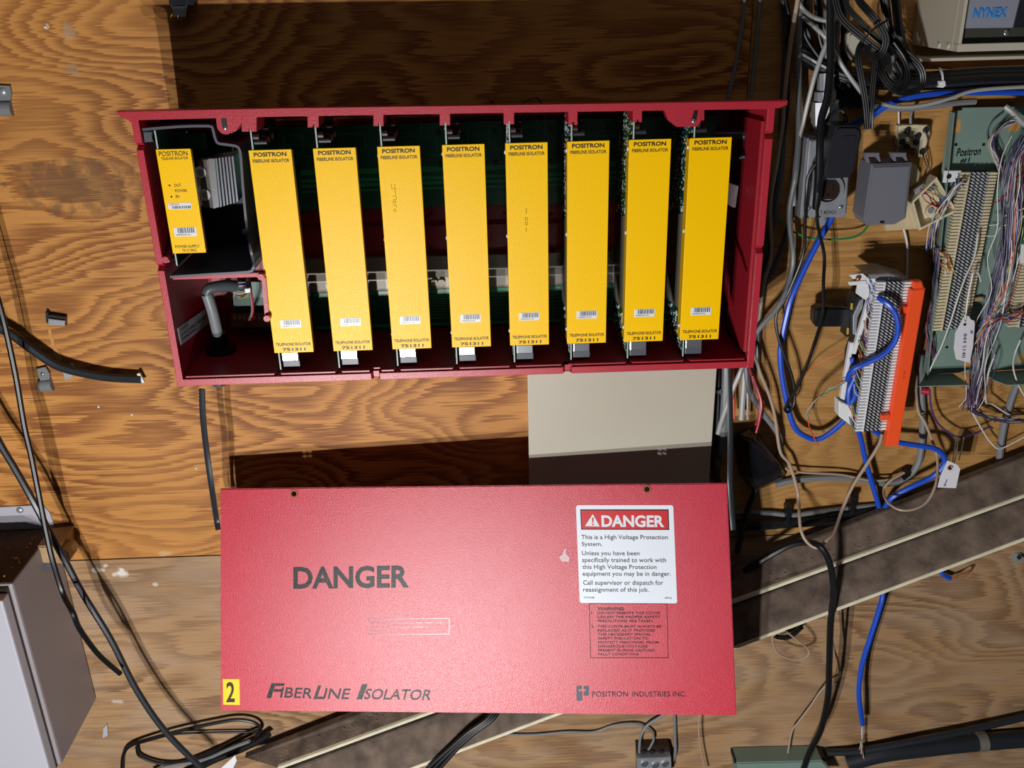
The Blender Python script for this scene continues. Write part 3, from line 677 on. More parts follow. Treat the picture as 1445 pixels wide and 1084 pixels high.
# ---------------------------------------------------------------- diagonal boards
def board(label, tl_, tr_, bl_, br_, d, d2, name='diagonal_board'):
    o = empty(name, A(*bl_, d), label, 'board')
    a, b, c, e = A(*tl_, d2), A(*tr_, d2), A(*br_, d), A(*bl_, d)
    bm = B(); prism(bm, [a, b, c, e], Vector((0, .014, 0)), .0012); obj('plank', bm, M['dust'], o)
    dr = (c - e).normalized(); n = Vector((0, -.35, -1)).normalized()
    hgt = mm(3.8, e)
    bm = B(); prism(bm, [e + Vector((0, -.0012, -hgt * .9)), c + Vector((0, -.0012, -hgt * .9)), c + Vector((0, -.0012, hgt * .35)), e + Vector((0, -.0012, hgt * .35))], Vector((0, .018, .002)), .001)
    obj('edge_strip', bm, M['creamedge'], o)
    bm = B(); rr = random.Random(len(label)); nrm = (b - a).cross(e - a).normalized()
    if nrm.y > 0: nrm = -nrm
    for _ in range(260):
        u = rr.random() ** 1.5; v = rr.uniform(.05, .9); p = (a * (1 - u) + b * u) * (1 - v) + (e * (1 - u) + c * u) * v; q = rr.uniform(.0005, .0016)
        vs_ = [bm.verts.new(p + XX * q * rr.uniform(1, 2.5)), bm.verts.new(p + ZZ * q), bm.verts.new(p - XX * q), bm.verts.new(p + nrm * q)]
        for f in ((0, 1, 3), (1, 2, 3), (2, 0, 3)): bm.faces.new([vs_[i] for i in f])
    obj('debris', bm, M['manila'], o, kind='stuff'); return o
board('upper dusty diagonal board with cream edge running behind the cover', (345, 1070), (1470, 636), (392, 1084), (1470, 690.5), 72, 34)
board('lower dusty diagonal board with cream edge, below its twin', (398, 1090), (1470, 696), (380, 1160), (1470, 751), 106, 68)
obj_end = slab('board_tag', [(312, 1084), (332, 1066), (334, 1074), (326, 1090)], 60, 2, M['white']); tag(obj_end, 'small white scrap at the left end of the diagonal boards', 'scrap')

# ---------------------------------------------------------------- lower left cabinet
lc = empty('wall_cabinet', Vector((-.30, 0, -.5)), 'mushroom grey metal cabinet with dirty top at lower left corner', 'metal cabinet')
xr = -.301; zt = A(75, 745).z; zb = A(150, 985).z; dpt = .155
obj('cabinet_body', box(B(), -.80, xr, -dpt, -.001, zb, zt, .004), M['cabinet'], lc)
obj('top_dirt', box(B(), -.80, xr - .002, -dpt + .002, -.003, zt + .0001, zt + .0014), M['dirt'], lc)
def q_(y, z): return Vector((xr, y, z))
obj('door', box(B(), -.80, xr - .004, -dpt - .028, -dpt - .007, zb - .01, zt - .01, .003), M['cabinetd'], lc)
obj('gasket', box(B(), -.80, xr - .006, -dpt - .0069, -dpt - .0001, zb, zt - .004), M['brown'], lc)
obj('mounting_flange', slab_bm(B(), [(-20, 717), (60, 713), (70, 724), (78, 748), (80, 775), (-20, 775)], 3, 2.6, .0004), M['cabinetd'], lc)
obj('flange_screw', dome(B(), A(28, 720, 3.2), FR, .006, .003), M['steel'], lc, smooth=True)
obj('foot_bracket', slab_bm(B(), [(146, 1028), (151, 1022), (152, 1038), (145, 1042)], 4, 3), M['cabinetd'], lc)
bm = B()
for _ in range(60):
    p = Vector((random.uniform(-.45, xr - .01), random.uniform(-dpt, -.01), zt + .0016)); s = random.uniform(.001, .0028); box(bm, p.x, p.x + s, p.y, p.y + s, p.z - .001, p.z + s)
obj('dirt_crumbs', bm, M['wood'], lc, kind='stuff')

# ---------------------------------------------------------------- left cables and clips
cable('thick black cable with a cut end pointing right at far left', 13, M['navy'], [(-30, 420, 20), (0, 461, 20), (18, 473, 20), (55, 500, 19), (83, 517, 18), (120, 527, 16), (157, 533, 14), (200, 535, 12)])
ce = slab('cable_end', [(193, 528), (197, 527), (204, 540), (199, 541)], 14, 4, M['solder']); tag(ce, 'frayed silver shielding at the thick cable\'s cut end', 'cable end')
cable('long thin black cable from upper left ending loose over the lower plywood', 8, M['blackgl'], [(-25, 340, 85), (-5, 415, 88), (7, 460, 90), (22, 530, 92), (34, 600, 95), (44, 644, 100), (55, 700, 108), (66, 755, 114), (74, 790, 118), (89, 838, 120), (103, 865, 150), (112, 887, 140), (134, 918, 120), (152, 936, 110), (170, 951, 104)])
cable('black cable sweeping from the left edge down to the bottom of the picture', 9.5, M['navy'], [(-30, 565, 60), (0, 626, 70), (22, 663, 76), (49, 711, 84), (68, 748, 84), (80, 770, 82), (95, 797, 80), (118, 840, 80), (156, 902, 82), (193, 974, 85), (234, 1033, 85), (290, 1090, 80)])
def clip_(name, label, L, d, m, th=3, extra=None):
    o = empty(name, A(*L[0], 0), label, 'cable clamp'); slab('strap', L, d, th, m, o, .0004); return o
cl = clip_('cable_clamp', 'grey metal conduit strap screwed at the left edge, topmost of its kind', [(-10, 120), (14, 121), (16, 132), (15, 142), (-10, 143)], 4, M['gcable'])
bm = B(); tube(bm, [A(-12, 153, 3), A(17, 153, 3)], .010, 14, flat=.8); obj('saddle', bm, M['gcable'], cl, smooth=True)
obj('screw', dome(B(), A(4, 129, 4), FR, .0055, .0025), M['steel'], cl, smooth=True)
cl = clip_('cable_clamp', 'grey half clamp with a cross-head screw under the thick cut cable', [(50, 521), (64, 518), (70, 528), (70, 536), (57, 538)], 6, M['gcable'])
bm = B(); tube(bm, [A(56, 545, 4), A(74, 543, 4)], .0095, 14, flat=.8); obj('saddle', bm, M['gcable'], cl, smooth=True)
obj('screw', dome(B(), A(60, 528, 6), FR, .0035, .002), M['bright'], cl, smooth=True)
cl = clip_('cable_clamp', 'clamp half hidden behind the thick cut cable, right of its twin', [(88, 524), (100, 513), (107, 522), (101, 533), (92, 537)], 8, M['lgcable'])
bk = empty('bracket', A(78, 462), 'small blackened metal bracket with a pocket on the orange plywood', 'bracket')
slab('pocket', [(66, 444), (92, 448), (92, 460), (67, 458)], 9, 8, M['dark'], bk, .0006); slab('front_lip', [(68, 450), (91, 453), (91, 460), (68, 458)], 13, 3, M['steel'], bk, .0005); slab('tab', [(64, 440), (68, 442), (68, 456), (65, 455)], 9, 8, M['dark'], bk)
sl = slab('wood_gouge', [(69, 462), (72, 466), (78, 488), (86, 503), (87, 511), (79, 508), (74, 490), (68, 470)], .8, .7, M['wood']); tag(sl, 'pale splintered gouge running down the orange plywood', 'gouge')
for x, y, lb in ((139, 574, 'small nail head below the thick cut cable'), (186, 585, 'nail head nearer the housing, right of another'), (277, 661, 'lone nail head between the left strap and the seam'), (64, 38, 'tiny nail near the top left of the orange plywood')):
    n_ = obj('nail', dome(B(), A(x, y, 0), FR, .0022, .002), M['solder'], smooth=True); tag(n_, lb, 'nail')
cc = empty('cable_support', A(75, 790, 20), 'weathered beige cable support block with curled end beside the grey cabinet', 'cable support')
slab('block', [(52, 772), (84, 769), (86, 796), (50, 795)], 60, 56, M['manila'], cc, .002)
slab('base', [(48, 793), (74, 794), (74, 804), (50, 806)], 56, 50, M['shroud'], cc, .0015)
P = [A(90 + 9 * math.cos(t) * (1 - .05 * k), 788 + 12 * math.sin(t) * (1 - .05 * k), 62) for k, t in enumerate([-2.2 + .55 * i for i in range(12)])]
bm = strip(B(), P, .003, -.062, -.03); obj('curled_end', bm, M['manila'], cc)
# bottom-left loops
cable('thin black wire loop rising to the cover\'s lower left corner', 5, M['black'], [(172, 1095, 10), (174, 1066, 12), (187, 1051, 12), (226, 1039, 16), (260, 1030, 16), (301, 1021, 16), (334, 1016, 16), (359, 1020, 16), (368, 1030, 14), (360, 1040, 10)])
cable('lower black loop lying nearest the diagonal boards', 5, M['black'], [(193, 1054, 12), (198, 1067, 10), (226, 1077, 10), (260, 1076, 10), (309, 1057, 12), (343, 1041, 14), (366, 1030, 14)])
cable('straight black wire between the two loops at lower left', 3, M['black'], [(186, 1052, 8), (243, 1037, 8), (293, 1034, 8), (351, 1033, 8)])
cable('pale grey flat cable at the bottom left beside the black loops', 5, M['gcable'], [(215, 1090, 14), (232, 1083, 14), (285, 1073, 14), (326, 1056, 30), (352, 1046, 40)])
cable('black cable crossing from the boards to the bottom edge, left one', 9, M['black'], [(250, 1100, 20), (300, 1074, 20), (340, 1058, 20), (366, 1045, 20), (380, 1036, 20)])

# ---------------------------------------------------------------- top of wall
ct = empty('cable_connector', A(258, 8, 30), 'black cable connector with frayed yellow wire ends at the top edge', 'connector')
slab('shell', [(236, -20), (274, -20), (273, 7), (238, 6)], 34, 20, M['tape'], ct, .002); slab('barrel', [(240, 6), (264, 6), (261, 24), (244, 21)], 30, 14, M['dark'], ct, .002)
for k in range(5): obj('wire_end', tube(B(), pts([(243 + k * 4, 20, 24), (240 + k * 5.5, 27 + (k % 2) * 2, 24)]), .0008, 5), M[['yellowc', 'copper', 'whitec', 'copper', 'bluec'][k]], ct)
cable('slim blue-grey conduit descending behind the housing, left of a pair', 5.5, M['gcable'], [(1051, -10, 8), (1048, 30, 8), (1038, 90, 8), (1027, 142, 8), (1024, 165, 8)])
cable('slim blue-grey conduit descending behind the housing, right of a pair', 5, M['gcable'], [(1073, -10, 8), (1071, 20, 8), (1066, 75, 8), (1059, 142, 8), (1056, 165, 8)])
cable('thin black wire curling above the middle of the housing', 1.8, M['black'], [(728, 152, 20), (742, 143, 24), (755, 138, 24), (762, 142, 22), (765, 150, 20)], 'wire', 'wire')
cable('tiny black wire kink above the housing, left of another', 1.8, M['black'], [(690, 150, 20), (694, 143, 22), (699, 149, 20)], 'wire', 'wire')

# ---------------------------------------------------------------- right-hand cables : the bundle beside the housing
cable('thick dark grey cable hugging the housing\'s right side', 11, M['dgcable'], [(1106, -20, 12), (1110, 60, 12), (1106, 140, 12), (1100, 250, 14), (1086, 330, 14), (1078, 380, 14), (1072, 420, 14), (1065, 470, 14), (1060, 520, 12)])
cable('grey cable with pale upper end in the bundle right of housing', 6, M['beigec'], [(1128, -15, 50), (1124, 10, 50), (1118, 45, 48), (1112, 90, 40), (1107, 140, 34), (1104, 180, 30), (1096, 230, 26), (1087, 290, 24), (1088, 360, 20), (1078, 400, 20), (1070, 460, 20)])
cable('teal-grey cable passing left of the steel outlet box', 8, M['gcable'], [(1130, -10, 36), (1128, 40, 36), (1127, 120, 36), (1127, 190, 44), (1122, 250, 52), (1115, 290, 46), (1115, 320, 40), (1119, 360, 36), (1116, 385, 36), (1102, 427, 40), (1070, 466, 40), (1060, 490, 36), (1054, 520, 20)])
cable('thin dark cable arching behind the bundle beside the housing', 5, M['navy'], [(1104, -10, 26), (1113, 20, 26), (1112, 80, 26), (1112, 150, 26), (1100, 220, 24), (1088, 270, 22), (1086, 300, 20), (1086, 350, 20), (1075, 390, 20)])
cable('black cable slanting from the bundle behind the grey one', 7, M['dgcable'], [(1118, 300, 14), (1108, 335, 14), (1095, 370, 12), (1080, 400, 12), (1072, 440, 12), (1068, 520, 12)])
cable('pinkish beige wire running down from the housing to the boards', 4.6, M['beigec'], [(1060, 494, 40), (1066, 506, 40), (1073, 527, 38), (1087, 562, 34), (1094, 591, 30), (1101, 637, 26), (1114, 655, 24), (1124, 687, 26), (1127, 705, 30), (1128, 726, 56), (1130, 747, 72), (1138, 764, 82), (1153, 773, 92), (1167, 762, 88), (1178, 749, 74), (1189, 718, 40), (1203, 687, 34), (1224, 654, 40), (1240, 628, 50), (1245, 612, 56)], 'wire', 'wire')
cable('light grey cable bending right below the housing toward the tape wrap', 8, M['gcable'], [(1050, 505, 30), (1053, 520, 30), (1057, 550, 30), (1069, 571, 28), (1081, 589, 26), (1095, 607, 22), (1101, 623, 14), (1098, 645, 8)])
cable('grey cable leaning left beside the right strap below the housing', 7, M['lgcable'], [(1054, 500, 70), (1047, 520, 70), (1034, 550, 66), (1020, 589, 60), (1013, 612, 54)])
cable('pale grey cut sleeve hanging below the housing\'s right corner', 8.5, M['lgcable'], [(1052, 505, 24), (1050, 536, 24), (1046, 592, 24)])
cable('thin white wire stub beside the pale grey cut sleeve', 3, M['whitec'], [(1054, 520, 22), (1055, 558, 22), (1055, 592, 20)], 'wire', 'wire')
cable('wide grey flat cable behind the right strap', 13, M['gcable'], [(1026, 505, 40), (1025, 540, 40), (1022, 590, 36), (1018, 640, 20)])
cable('thin orange wire just right of the right strap', 3.2, M['orangec'], [(1034, 505, 26), (1034, 530, 26), (1036, 591, 24)], 'wire', 'wire')
cable('black cable curving behind the cover\'s upper right corner', 9, M['black'], [(1014, 520, 30), (1012, 600, 26), (1007, 650, 20), (1012, 676, 16), (1022, 700, 14)])
cable('red wire bending into the black tape wrap, upper one', 4.4, M['redc'], [(1055, 510, 34), (1059, 524, 34), (1065, 544, 36), (1073, 565, 40), (1071, 589, 42), (1066, 600, 44)], 'wire', 'wire')
cable('red wire joining its twin at the tape wrap, lower one', 4, M['redc'], [(1062, 530, 38), (1074, 566, 44), (1072, 590, 48), (1067, 611, 52)], 'wire', 'wire')
# black tape junction
tj = empty('taped_splice', A(1075, 650, 20), 'bulky splice wrapped in black tape below the housing\'s right corner', 'taped splice')
def hull(name, layers, m, parent):
    bm = B()
    for L in layers:
        for x, y, d in L: bm.verts.new(A(x, y, d))
    bmesh.ops.convex_hull(bm, input=bm.verts); bmesh.ops.bevel(bm, geom=list(bm.edges), offset=.003, segments=2, affect='EDGES'); return obj(name, bm, m, parent, smooth=True)
hull('wrapping', [[(1034, 612, 4), (1060, 600, 4), (1070, 610, 4), (1040, 664, 4), (1064, 694, 4), (1108, 676, 4), (1110, 666, 4)], [(1062, 622, 62), (1068, 618, 50), (1084, 634, 40), (1100, 658, 40), (1104, 672, 36), (1066, 690, 50), (1060, 680, 62)]], M['tape'], tj)
cable('black cable dropping from the tape wrap toward the boards', 9, M['black'], [(1068, 688, 20), (1058, 712, 16), (1050, 740, 14), (1040, 780, 10)])

# loops right of it
cable('thin glossy black cord hanging in a long loop below the outlet box', 4.4, M['blackgl'], [(1156, 225, 88), (1141, 248, 84), (1138, 275, 80), (1136, 311, 64), (1133, 360, 48), (1109, 420, 40), (1096, 443, 40), (1096, 465, 40), (1104, 494, 40), (1118, 533, 38), (1121, 566, 36), (1113, 581, 38), (1108, 577, 40), (1116, 562, 42), (1127, 543, 42), (1139, 515, 42), (1148, 488, 42), (1159, 453, 62), (1162, 432, 66), (1162, 397, 60), (1163, 360, 50), (1154, 318, 60), (1152, 290, 66)], 'cord', 'cord')
cable('blue network cable hanging from the outlet box in a deep U', 8.2, M['bluec'], [(1180, 290, 22), (1172, 311, 24), (1147, 356, 26), (1119, 415, 30), (1110, 446, 30), (1103, 480, 28), (1101, 505, 26), (1106, 546, 24), (1120, 600, 24), (1141, 618, 26), (1160, 618, 30), (1187, 598, 36), (1200, 580, 40)])
cable('green wire drooping below the outlet box and grey cover', 3, M['greenc'], [(1086, 290, 16), (1096, 306, 16), (1115, 324, 18), (1140, 335, 20), (1170, 338, 22), (1200, 336, 22), (1216, 329, 20), (1226, 317, 18)], 'wire', 'wire')
cable('blue cable falling from the white block\'s bottom', 7.4, M['bluec'], [(1210, 605, 36), (1215, 620, 34), (1222, 652, 28), (1233, 690, 24), (1240, 715, 18), (1246, 745, 10)])
cable('blue cable curling right under the orange cover strip', 8, M['bluec'], [(1228, 604, 34), (1240, 612, 32), (1262, 623, 30), (1290, 628, 34), (1318, 633, 40), (1331, 643, 42), (1332, 656, 42), (1315, 673, 38), (1282, 689, 34), (1258, 703, 28), (1247, 722, 20), (1244, 745, 10)])
bl = cable('blue cable emerging below the diagonal boards with stripped end', 7.4, M['bluec'], [(1248, 810, 30), (1245, 843, 46), (1240, 862, 48), (1228, 900, 50), (1216, 940, 50), (1212, 975, 48), (1214, 1000, 42), (1217, 1022, 30)])
for k in range(5): obj('bare_wire', tube(B(), catmull(pts([(1216 + k * .4, 1020, 30), (1216 + random.uniform(-2, 2), 1036, 30), (1213 + k * 2.2, 1058 + k * 6, 26)]), 3), .0008, 5), M[['solder', 'whitec', 'copper', 'solder', 'copper'][k]], bl, label='stripped wire end')
bs = cable('short blue cable stub with copper strands under the boards at right', 7, M['bluec'], [(1325, 803, 8), (1331, 811, 12), (1341, 817, 14)])
for k in range(3): obj('bare_wire', tube(B(), catmull(pts([(1340, 817, 14), (1352, 815 - k, 16), (1362 + k * 5, 808 - k * 2, 16), (1372 - k * 4, 805 + k * 6, 14)]), 3), .0009, 5), M['copper'], bs)
cable('beige wire ring drooping by the small manila tag', 3.8, M['beigec'], [(1293, 530, 20), (1293, 555, 20), (1296, 581, 20), (1305, 596, 24), (1314, 618, 26), (1321, 638, 26), (1323, 660, 40), (1320, 685, 60), (1308, 708, 70), (1288, 719, 76), (1268, 719, 72), (1252, 708, 50), (1247, 692, 26), (1257, 678, 22), (1276, 667, 20)], 'wire', 'wire')
cable('grey conduit bending from under the green panel to the left', 9.5, M['gcable'], [(1299, 500, 8), (1300, 555, 8), (1302, 590, 8), (1300, 630, 8), (1294, 657, 8), (1276, 676, 8), (1250, 682, 8), (1208, 676, 8), (1166, 674, 8), (1120, 678, 8), (1095, 684, 8)], 'conduit', 'conduit')
cable('short grey conduit leaning at the right edge below the green panel', 10, M['gcable'], [(1440, 530, 8), (1425, 570, 8), (1414, 614, 8), (1409, 660, 8), (1404, 700, 8)], 'conduit', 'conduit')
cable('thin beige wire lying along the top of the bent grey conduit', 3.4, M['beigec'], [(1105, 655, 12), (1112, 663, 14), (1135, 667, 16), (1187, 670, 16), (1228, 678, 16), (1258, 676, 14), (1276, 667, 14)], 'wire', 'wire')
cl = slab('conduit_clip', [(1272, 672), (1282, 665), (1286, 671), (1276, 679)], 18, 8, M['black'], bev=.0006); tag(cl, 'black clip on the bend of the grey conduit', 'clip')

# horizontal run above boards
cable('grey horizontal conduit in shade above the diagonal boards', 7, M['gcable'], [(1030, 722, 6), (1083, 724, 8), (1117, 727, 10), (1144, 724, 10), (1189, 718, 8), (1240, 713, 6)], 'conduit', 'conduit')
cable('thick black horizontal cable under the grey conduit', 11, M['black'], [(1030, 738, 14), (1085, 738, 14), (1140, 735, 14), (1190, 726, 12), (1250, 716, 10), (1290, 700, 8)])
cable('thinner black horizontal cable below the thick one', 7, M['black'], [(1040, 748, 14), (1110, 742, 16), (1165, 738, 14), (1230, 728, 12), (1280, 712, 8)])
for x, y, lb in ((1114, 728, 'black saddle clip on the horizontal cables near the beige wire'), (1205, 712, 'black clip on the horizontal cables further right')):
    c_ = slab('cable_clip', [(x - 4, y - 12), (x + 5, y - 12), (x + 5, y - 5), (x + 1, y - 3), (x + 1, y + 14), (x - 4, y + 15)], 24, 16, M['black'], bev=.0008); tag(c_, lb, 'clip')
# black cable in front of boards
cable('thick black cable draped over the diagonal boards to the bottom edge', 9.5, M['black'], [(1050, 806, 40), (1097, 778, 54), (1122, 767, 66), (1144, 766, 82), (1158, 772, 98), (1169, 790, 104), (1175, 816, 108), (1176, 842, 112), (1172, 880, 114), (1170, 940, 100), (1168, 985, 86), (1158, 1030, 66), (1144, 1058, 50), (1132, 1090, 46)])
cable('thin wire trailing beside the draped black cable, beige at its end', 2.6, M['beigec'], [(1168, 865, 60), (1172, 890, 60), (1177, 915, 50), (1184, 940, 36), (1182, 960, 26), (1161, 972, 22), (1144, 996, 20), (1126, 1020, 18), (1117, 1034, 18), (1110, 1074, 18)], 'wire', 'wire')
cable('small beige wire loop under the left end of the boards', 2.6, M['beigec'], [(1108, 890, 50), (1092, 896, 50), (1090, 905, 46), (1098, 922, 40), (1120, 931, 38), (1139, 926, 38), (1140, 916, 40), (1126, 904, 46), (1110, 892, 50)], 'wire', 'wire')
cable('dark cable stub peeking out under the boards beside the beige loop', 7, M['black'], [(1080, 890, 10), (1098, 899, 18), (1115, 898, 18), (1132, 884, 10)])
# bottom right big pipe
pp = cable('thick black pipe along the bottom right with a grey band', 25, M['navy'], [(1195, 1076, 14), (1246, 1063, 16), (1310, 1055, 16), (1376, 1048, 16), (1500, 1038, 16)], 'pipe', 'pipe', n=16)
P = pts([(1378, 1047.5, 16.5), (1391, 1046.5, 16.5)]); obj('band', tube(B(), P, mm(27, P[0]) / 2, 16), M['band'], pp, smooth=True, label='grey band')
cable('slimmer black cable resting along the top of the thick pipe', 10, M['navy'], [(1165, 1062, 10), (1210, 1060, 16), (1291, 1046, 22), (1370, 1030, 20), (1470, 1006, 14)])
gb = empty('junction_box', A(1104, 1078, 20), 'low green-grey box at the bottom edge right of centre', 'junction box')
slab('lid', [(1041, 1077), (1160, 1074), (1170, 1084), (1178, 1100), (1040, 1100)], 40, 38, M['teal'], gb, .002)
slab('rear_edge', [(1036, 1072), (1165, 1070), (1165, 1076), (1036, 1078)], 30, 28, M['black'], gb, .001)
# bottom centre
for k, (a, lb) in enumerate(((0, 'left'), (6, 'middle'), (12, 'right'))):   # pass in front of both boards
    cable('black cable of three crossing the boards at the bottom, ' + lb + ' strand', 6.5, M['blackgl'], [(705 + a * .3, 985, 108), (690 + a * .7, 1012, 108), (660 + a * .8, 1034, 110), (636 + a * .9, 1055, 112), (604 + a * 1.4, 1084, 114), (585 + a * 1.6, 1105, 114)])
cable('thin grey tacked wire running right of the lower board', 3.4, M['gcable'], [(690, 1038, 5), (707, 1037, 5), (754, 1037, 5), (801, 1033, 5), (837, 1033, 5), (865, 1024, 5), (890, 1021, 6), (906, 1024, 8), (920, 1034, 10), (922, 1045, 14), (915, 1058, 16)], 'wire', 'wire')
cable('grey wire arching from the cover into the terminal block', 4, M['gcable'], [(945, 1000, 10), (934, 1010, 10), (913, 1024, 12), (904, 1040, 16), (902, 1062, 18)])
cable('grey flat cable dropping right of the terminal block', 4.6, M['gcable'], [(951, 1000, 6), (952, 1015, 6), (952.5, 1041, 8), (953, 1060, 10), (950, 1072, 10), (942, 1090, 10)])
cable('thin beige wire right of the terminal block', 2.4, M['beigec'], [(988, 1000, 30), (987, 1012, 30), (986, 1033, 26), (989, 1058, 22), (996, 1090, 20)], 'wire', 'wire')
tb = empty('terminal_block', A(922, 1070, 10), 'dirty terminal block with three knurled screws at the bottom edge', 'terminal block')
slab('housing', [(898, 1053), (944, 1051), (949, 1069), (949, 1090), (899, 1090)], 16, 15, M['brown'], tb, .001)
slab('front_plate', [(899, 1071), (947, 1069), (948, 1092), (900, 1094)], 30, 14, M['steel'], tb, .001)
for x, y in ((909, 1077), (924.5, 1079), (938, 1077)): obj('terminal_screw', cyl(B(), A(x, y, 30), FR, .0062, .004, 12), M['bright'], tb)
for x in (908, 920, 933): obj('terminal_post', cyl(B(), A(x, 1060, 16), FR, .0045, .004, 8), M['dark'], tb)
bo = empty('anchor_bolt', A(1436, 786), 'green-grey anchor nut and washer on the lower right plywood', 'bolt')
obj('washer', cyl(B(), A(1436, 786, 0), FR, .0095, .002, 20), M['teal'], bo); obj('nut', cyl(B(), A(1437, 786, 2), FR, .006, .005, 6), M['steel'], bo); obj('stud', cyl(B(), A(1437, 786, 7), FR, .003, .004, 10), M['dark'], bo)

# ---------------------------------------------------------------- outlet box, adapter, grey cover
ob = empty('outlet_box', A(1163, 308, 20), 'cast metal outlet box with round receptacle opening and vertical conduit', 'outlet box')
slab('box_body', [(1140, 196), (1203, 193), (1195.5, 307), (1130, 309)], 58, 57, M['steel'], ob, .004, smooth=True)
slab('cover_plate', [(1142, 198), (1201, 195.5), (1194, 304), (1133, 306)], 62, 4, M['steel'], ob, .0015)
rc = A(1168, 268, 63.5)
bm = B(); n = 28; rr_ = [(.0165, 0), (.0165, .003), (.0215, .003), (.0225, 0)]
R_ = [[bm.verts.new(rc + FR * h + (XX * math.cos(t) + ZZ * math.sin(t)) * r) for t in [2 * math.pi * k / n for k in range(n)]] for r, h in rr_]
for i in range(3):
    for k in range(n): bm.faces.new((R_[i][k], R_[i][(k + 1) % n], R_[i + 1][(k + 1) % n], R_[i + 1][k]))
obj('opening_rim', bm, M['steel'], ob, smooth=True)
rf = obj('receptacle', prism(B(), [rc + Vector((math.copysign(min(abs(math.cos(t)) * .0165, .0165), math.cos(t)), -.0015, max(-.0125, min(.0125, math.sin(t) * .0165)))) for t in [2 * math.pi * k / 24 for k in range(24)]], YY * .003), M['brown'], ob)
for dx in (-.005, .006): obj('slot', box(B(), rc.x + dx - .001, rc.x + dx + .001, rc.y - .0022, rc.y - .0012, rc.z - .001, rc.z + .007), M['black'], rf)
obj('ground_hole', cyl(B(), rc + Vector((0, -.0012, -.007)), FR, .002, .001, 10), M['black'], rf)
for q in ((1142, 293), (1186.5, 292)): obj('plate_screw', dome(B(), A(*q, 62), FR, .0035, .002), M['bright'], ob, smooth=True)
bm = B(); text_bm(bm, 'T. MONCA', A(1157, 302.5, 62.5), XX * .022, ZZ * .0048, FR, .01); flat_obj('lettering', bm, M['bright'], ob, FR)
obj('lower_tab', cyl(B(), A(1161, 309, 14), FR, .009, .004, 16), M['steel'], ob, smooth=True)
for (x, y0, y1, w_) in ((1164, 196, 174, 34), (1164, 174, 142, 38), (1164, 142, 128, 30), (1165, 128, 102, 24)):
    a, b = A(x, y0, 30), A(x, y1, 30); obj('conduit_coupling', tube(B(), [a, b], mm(w_, a) / 2, 12 if w_ != 38 else 6), M['steel'], ob)
obj('conduit', tube(B(), [A(1166, 110, 28), A(1170, 40, 24), A(1172, -20, 24)], .0085, 12), M['steel'], ob, smooth=True)
ad = empty('power_adapter', A(1190, 220, 90), 'chunky black plug-in power adapter on the metal outlet box', 'power adapter')
slab('adapter_body', [(1179, 181), (1184, 178), (1209, 178), (1216, 183), (1217, 192), (1205, 242), (1198, 251), (1172, 253), (1164, 250), (1164, 240)], 108, 46, M['dark'], ad, .003, smooth=True)
slab('raised_panel', [(1190, 192), (1208, 191), (1206, 208), (1188, 209)], 109, 1.5, M['dark'], ad, .0004)
for k in range(9): obj('grip_ridge', slab_bm(B(), [(1160 + (8 - k) * 1.5, 193 + k * 6.4), (1172 + (8 - k) * 1.3, 192 + k * 6.4), (1171.6 + (8 - k) * 1.3, 195 + k * 6.4), (1159.6 + (8 - k) * 1.5, 196 + k * 6.4)], 98, 28, .0005), M['black'], ad)
obj('cord_boot', tube(B(), pts([(1194, 182, 84), (1193, 163, 80)]), .004, 8, .0028), M['black'], ad, smooth=True)
obj('adapter_cord', tube(B(), catmull(pts([(1193, 164, 80), (1188, 156, 80), (1178, 158, 78), (1168, 168, 76), (1158, 190, 74)])), .0022, 8), M['blackgl'], ad, smooth=True)
pk = empty('flat_plug', A(1152, 275, 70), 'long black vertical power cord and plug crossing the outlet box', 'power cord')
obj('cord', tube(B(), catmull(pts([(1172, -20, 70), (1172, 30, 72), (1172, 75, 76), (1171, 105, 80), (1167, 140, 88), (1159, 170, 96), (1157, 210, 104), (1156, 250, 100), (1154, 270, 94)])), .0052, 8, flat=.7), M['black'], pk, smooth=True)
obj('plug', tube(B(), pts([(1157, 236, 92), (1155, 262, 88), (1152, 288, 82), (1151, 294, 80)]), .0068, 10, .0048), M['black'], pk, smooth=True)
wb = empty('weatherproof_cover', A(1250, 318, 60), 'grey plastic weatherproof cover box with two hinge ears', 'outlet cover')
slab('shell', [(1230, 232), (1287, 230), (1279, 308), (1263, 317), (1223, 318), (1219, 308)], 62, 44, M['wbox'], wb, .0018)
slab('lid_panel', [(1233, 236), (1284, 234), (1277, 303), (1223, 304)], 64, 2, M['wbox'], wb, .0008)
for x in (1232, 1270):
    obj('hinge_ear', slab_bm(B(), [(x - 13, 216), (x + 8, 216), (x + 12, 230), (x + 9, 230), (x + 5, 221), (x - 7, 221), (x - 4, 230), (x - 8, 230)], 56, 8, .0005), M['wbox'], wb)
    obj('hinge_pin', tube(B(), pts([(x - 11, 217, 58), (x + 8, 217, 58)]), .0022, 8), M['wbox'], wb, smooth=True)
slab('latch_slot', [(1242, 312), (1248, 312), (1248, 315), (1242, 315)], 62.8, 1, M['black'], wb)
cb = empty('connecting_block', A(1290, 205, 8), 'ivory connecting block with dark corroded screws above the open jack', 'connecting block')
slab('base', [(1269, 178), (1274, 176.5), (1292, 176), (1309, 176.5), (1313, 179), (1311, 195), (1307, 198), (1307, 220), (1296, 222), (1294, 208), (1268, 206)], 14, 13, M['jack'], cb, .001)
for q in ((1280, 184), (1306, 183.5), (1294.5, 192), (1292, 200), (1279, 207), (1301, 214), (1273, 200)):
    obj('terminal_screw', cyl(B(), A(*q, 14), FR, .0042, .003, 12), M['dark'], cb, smooth=True)
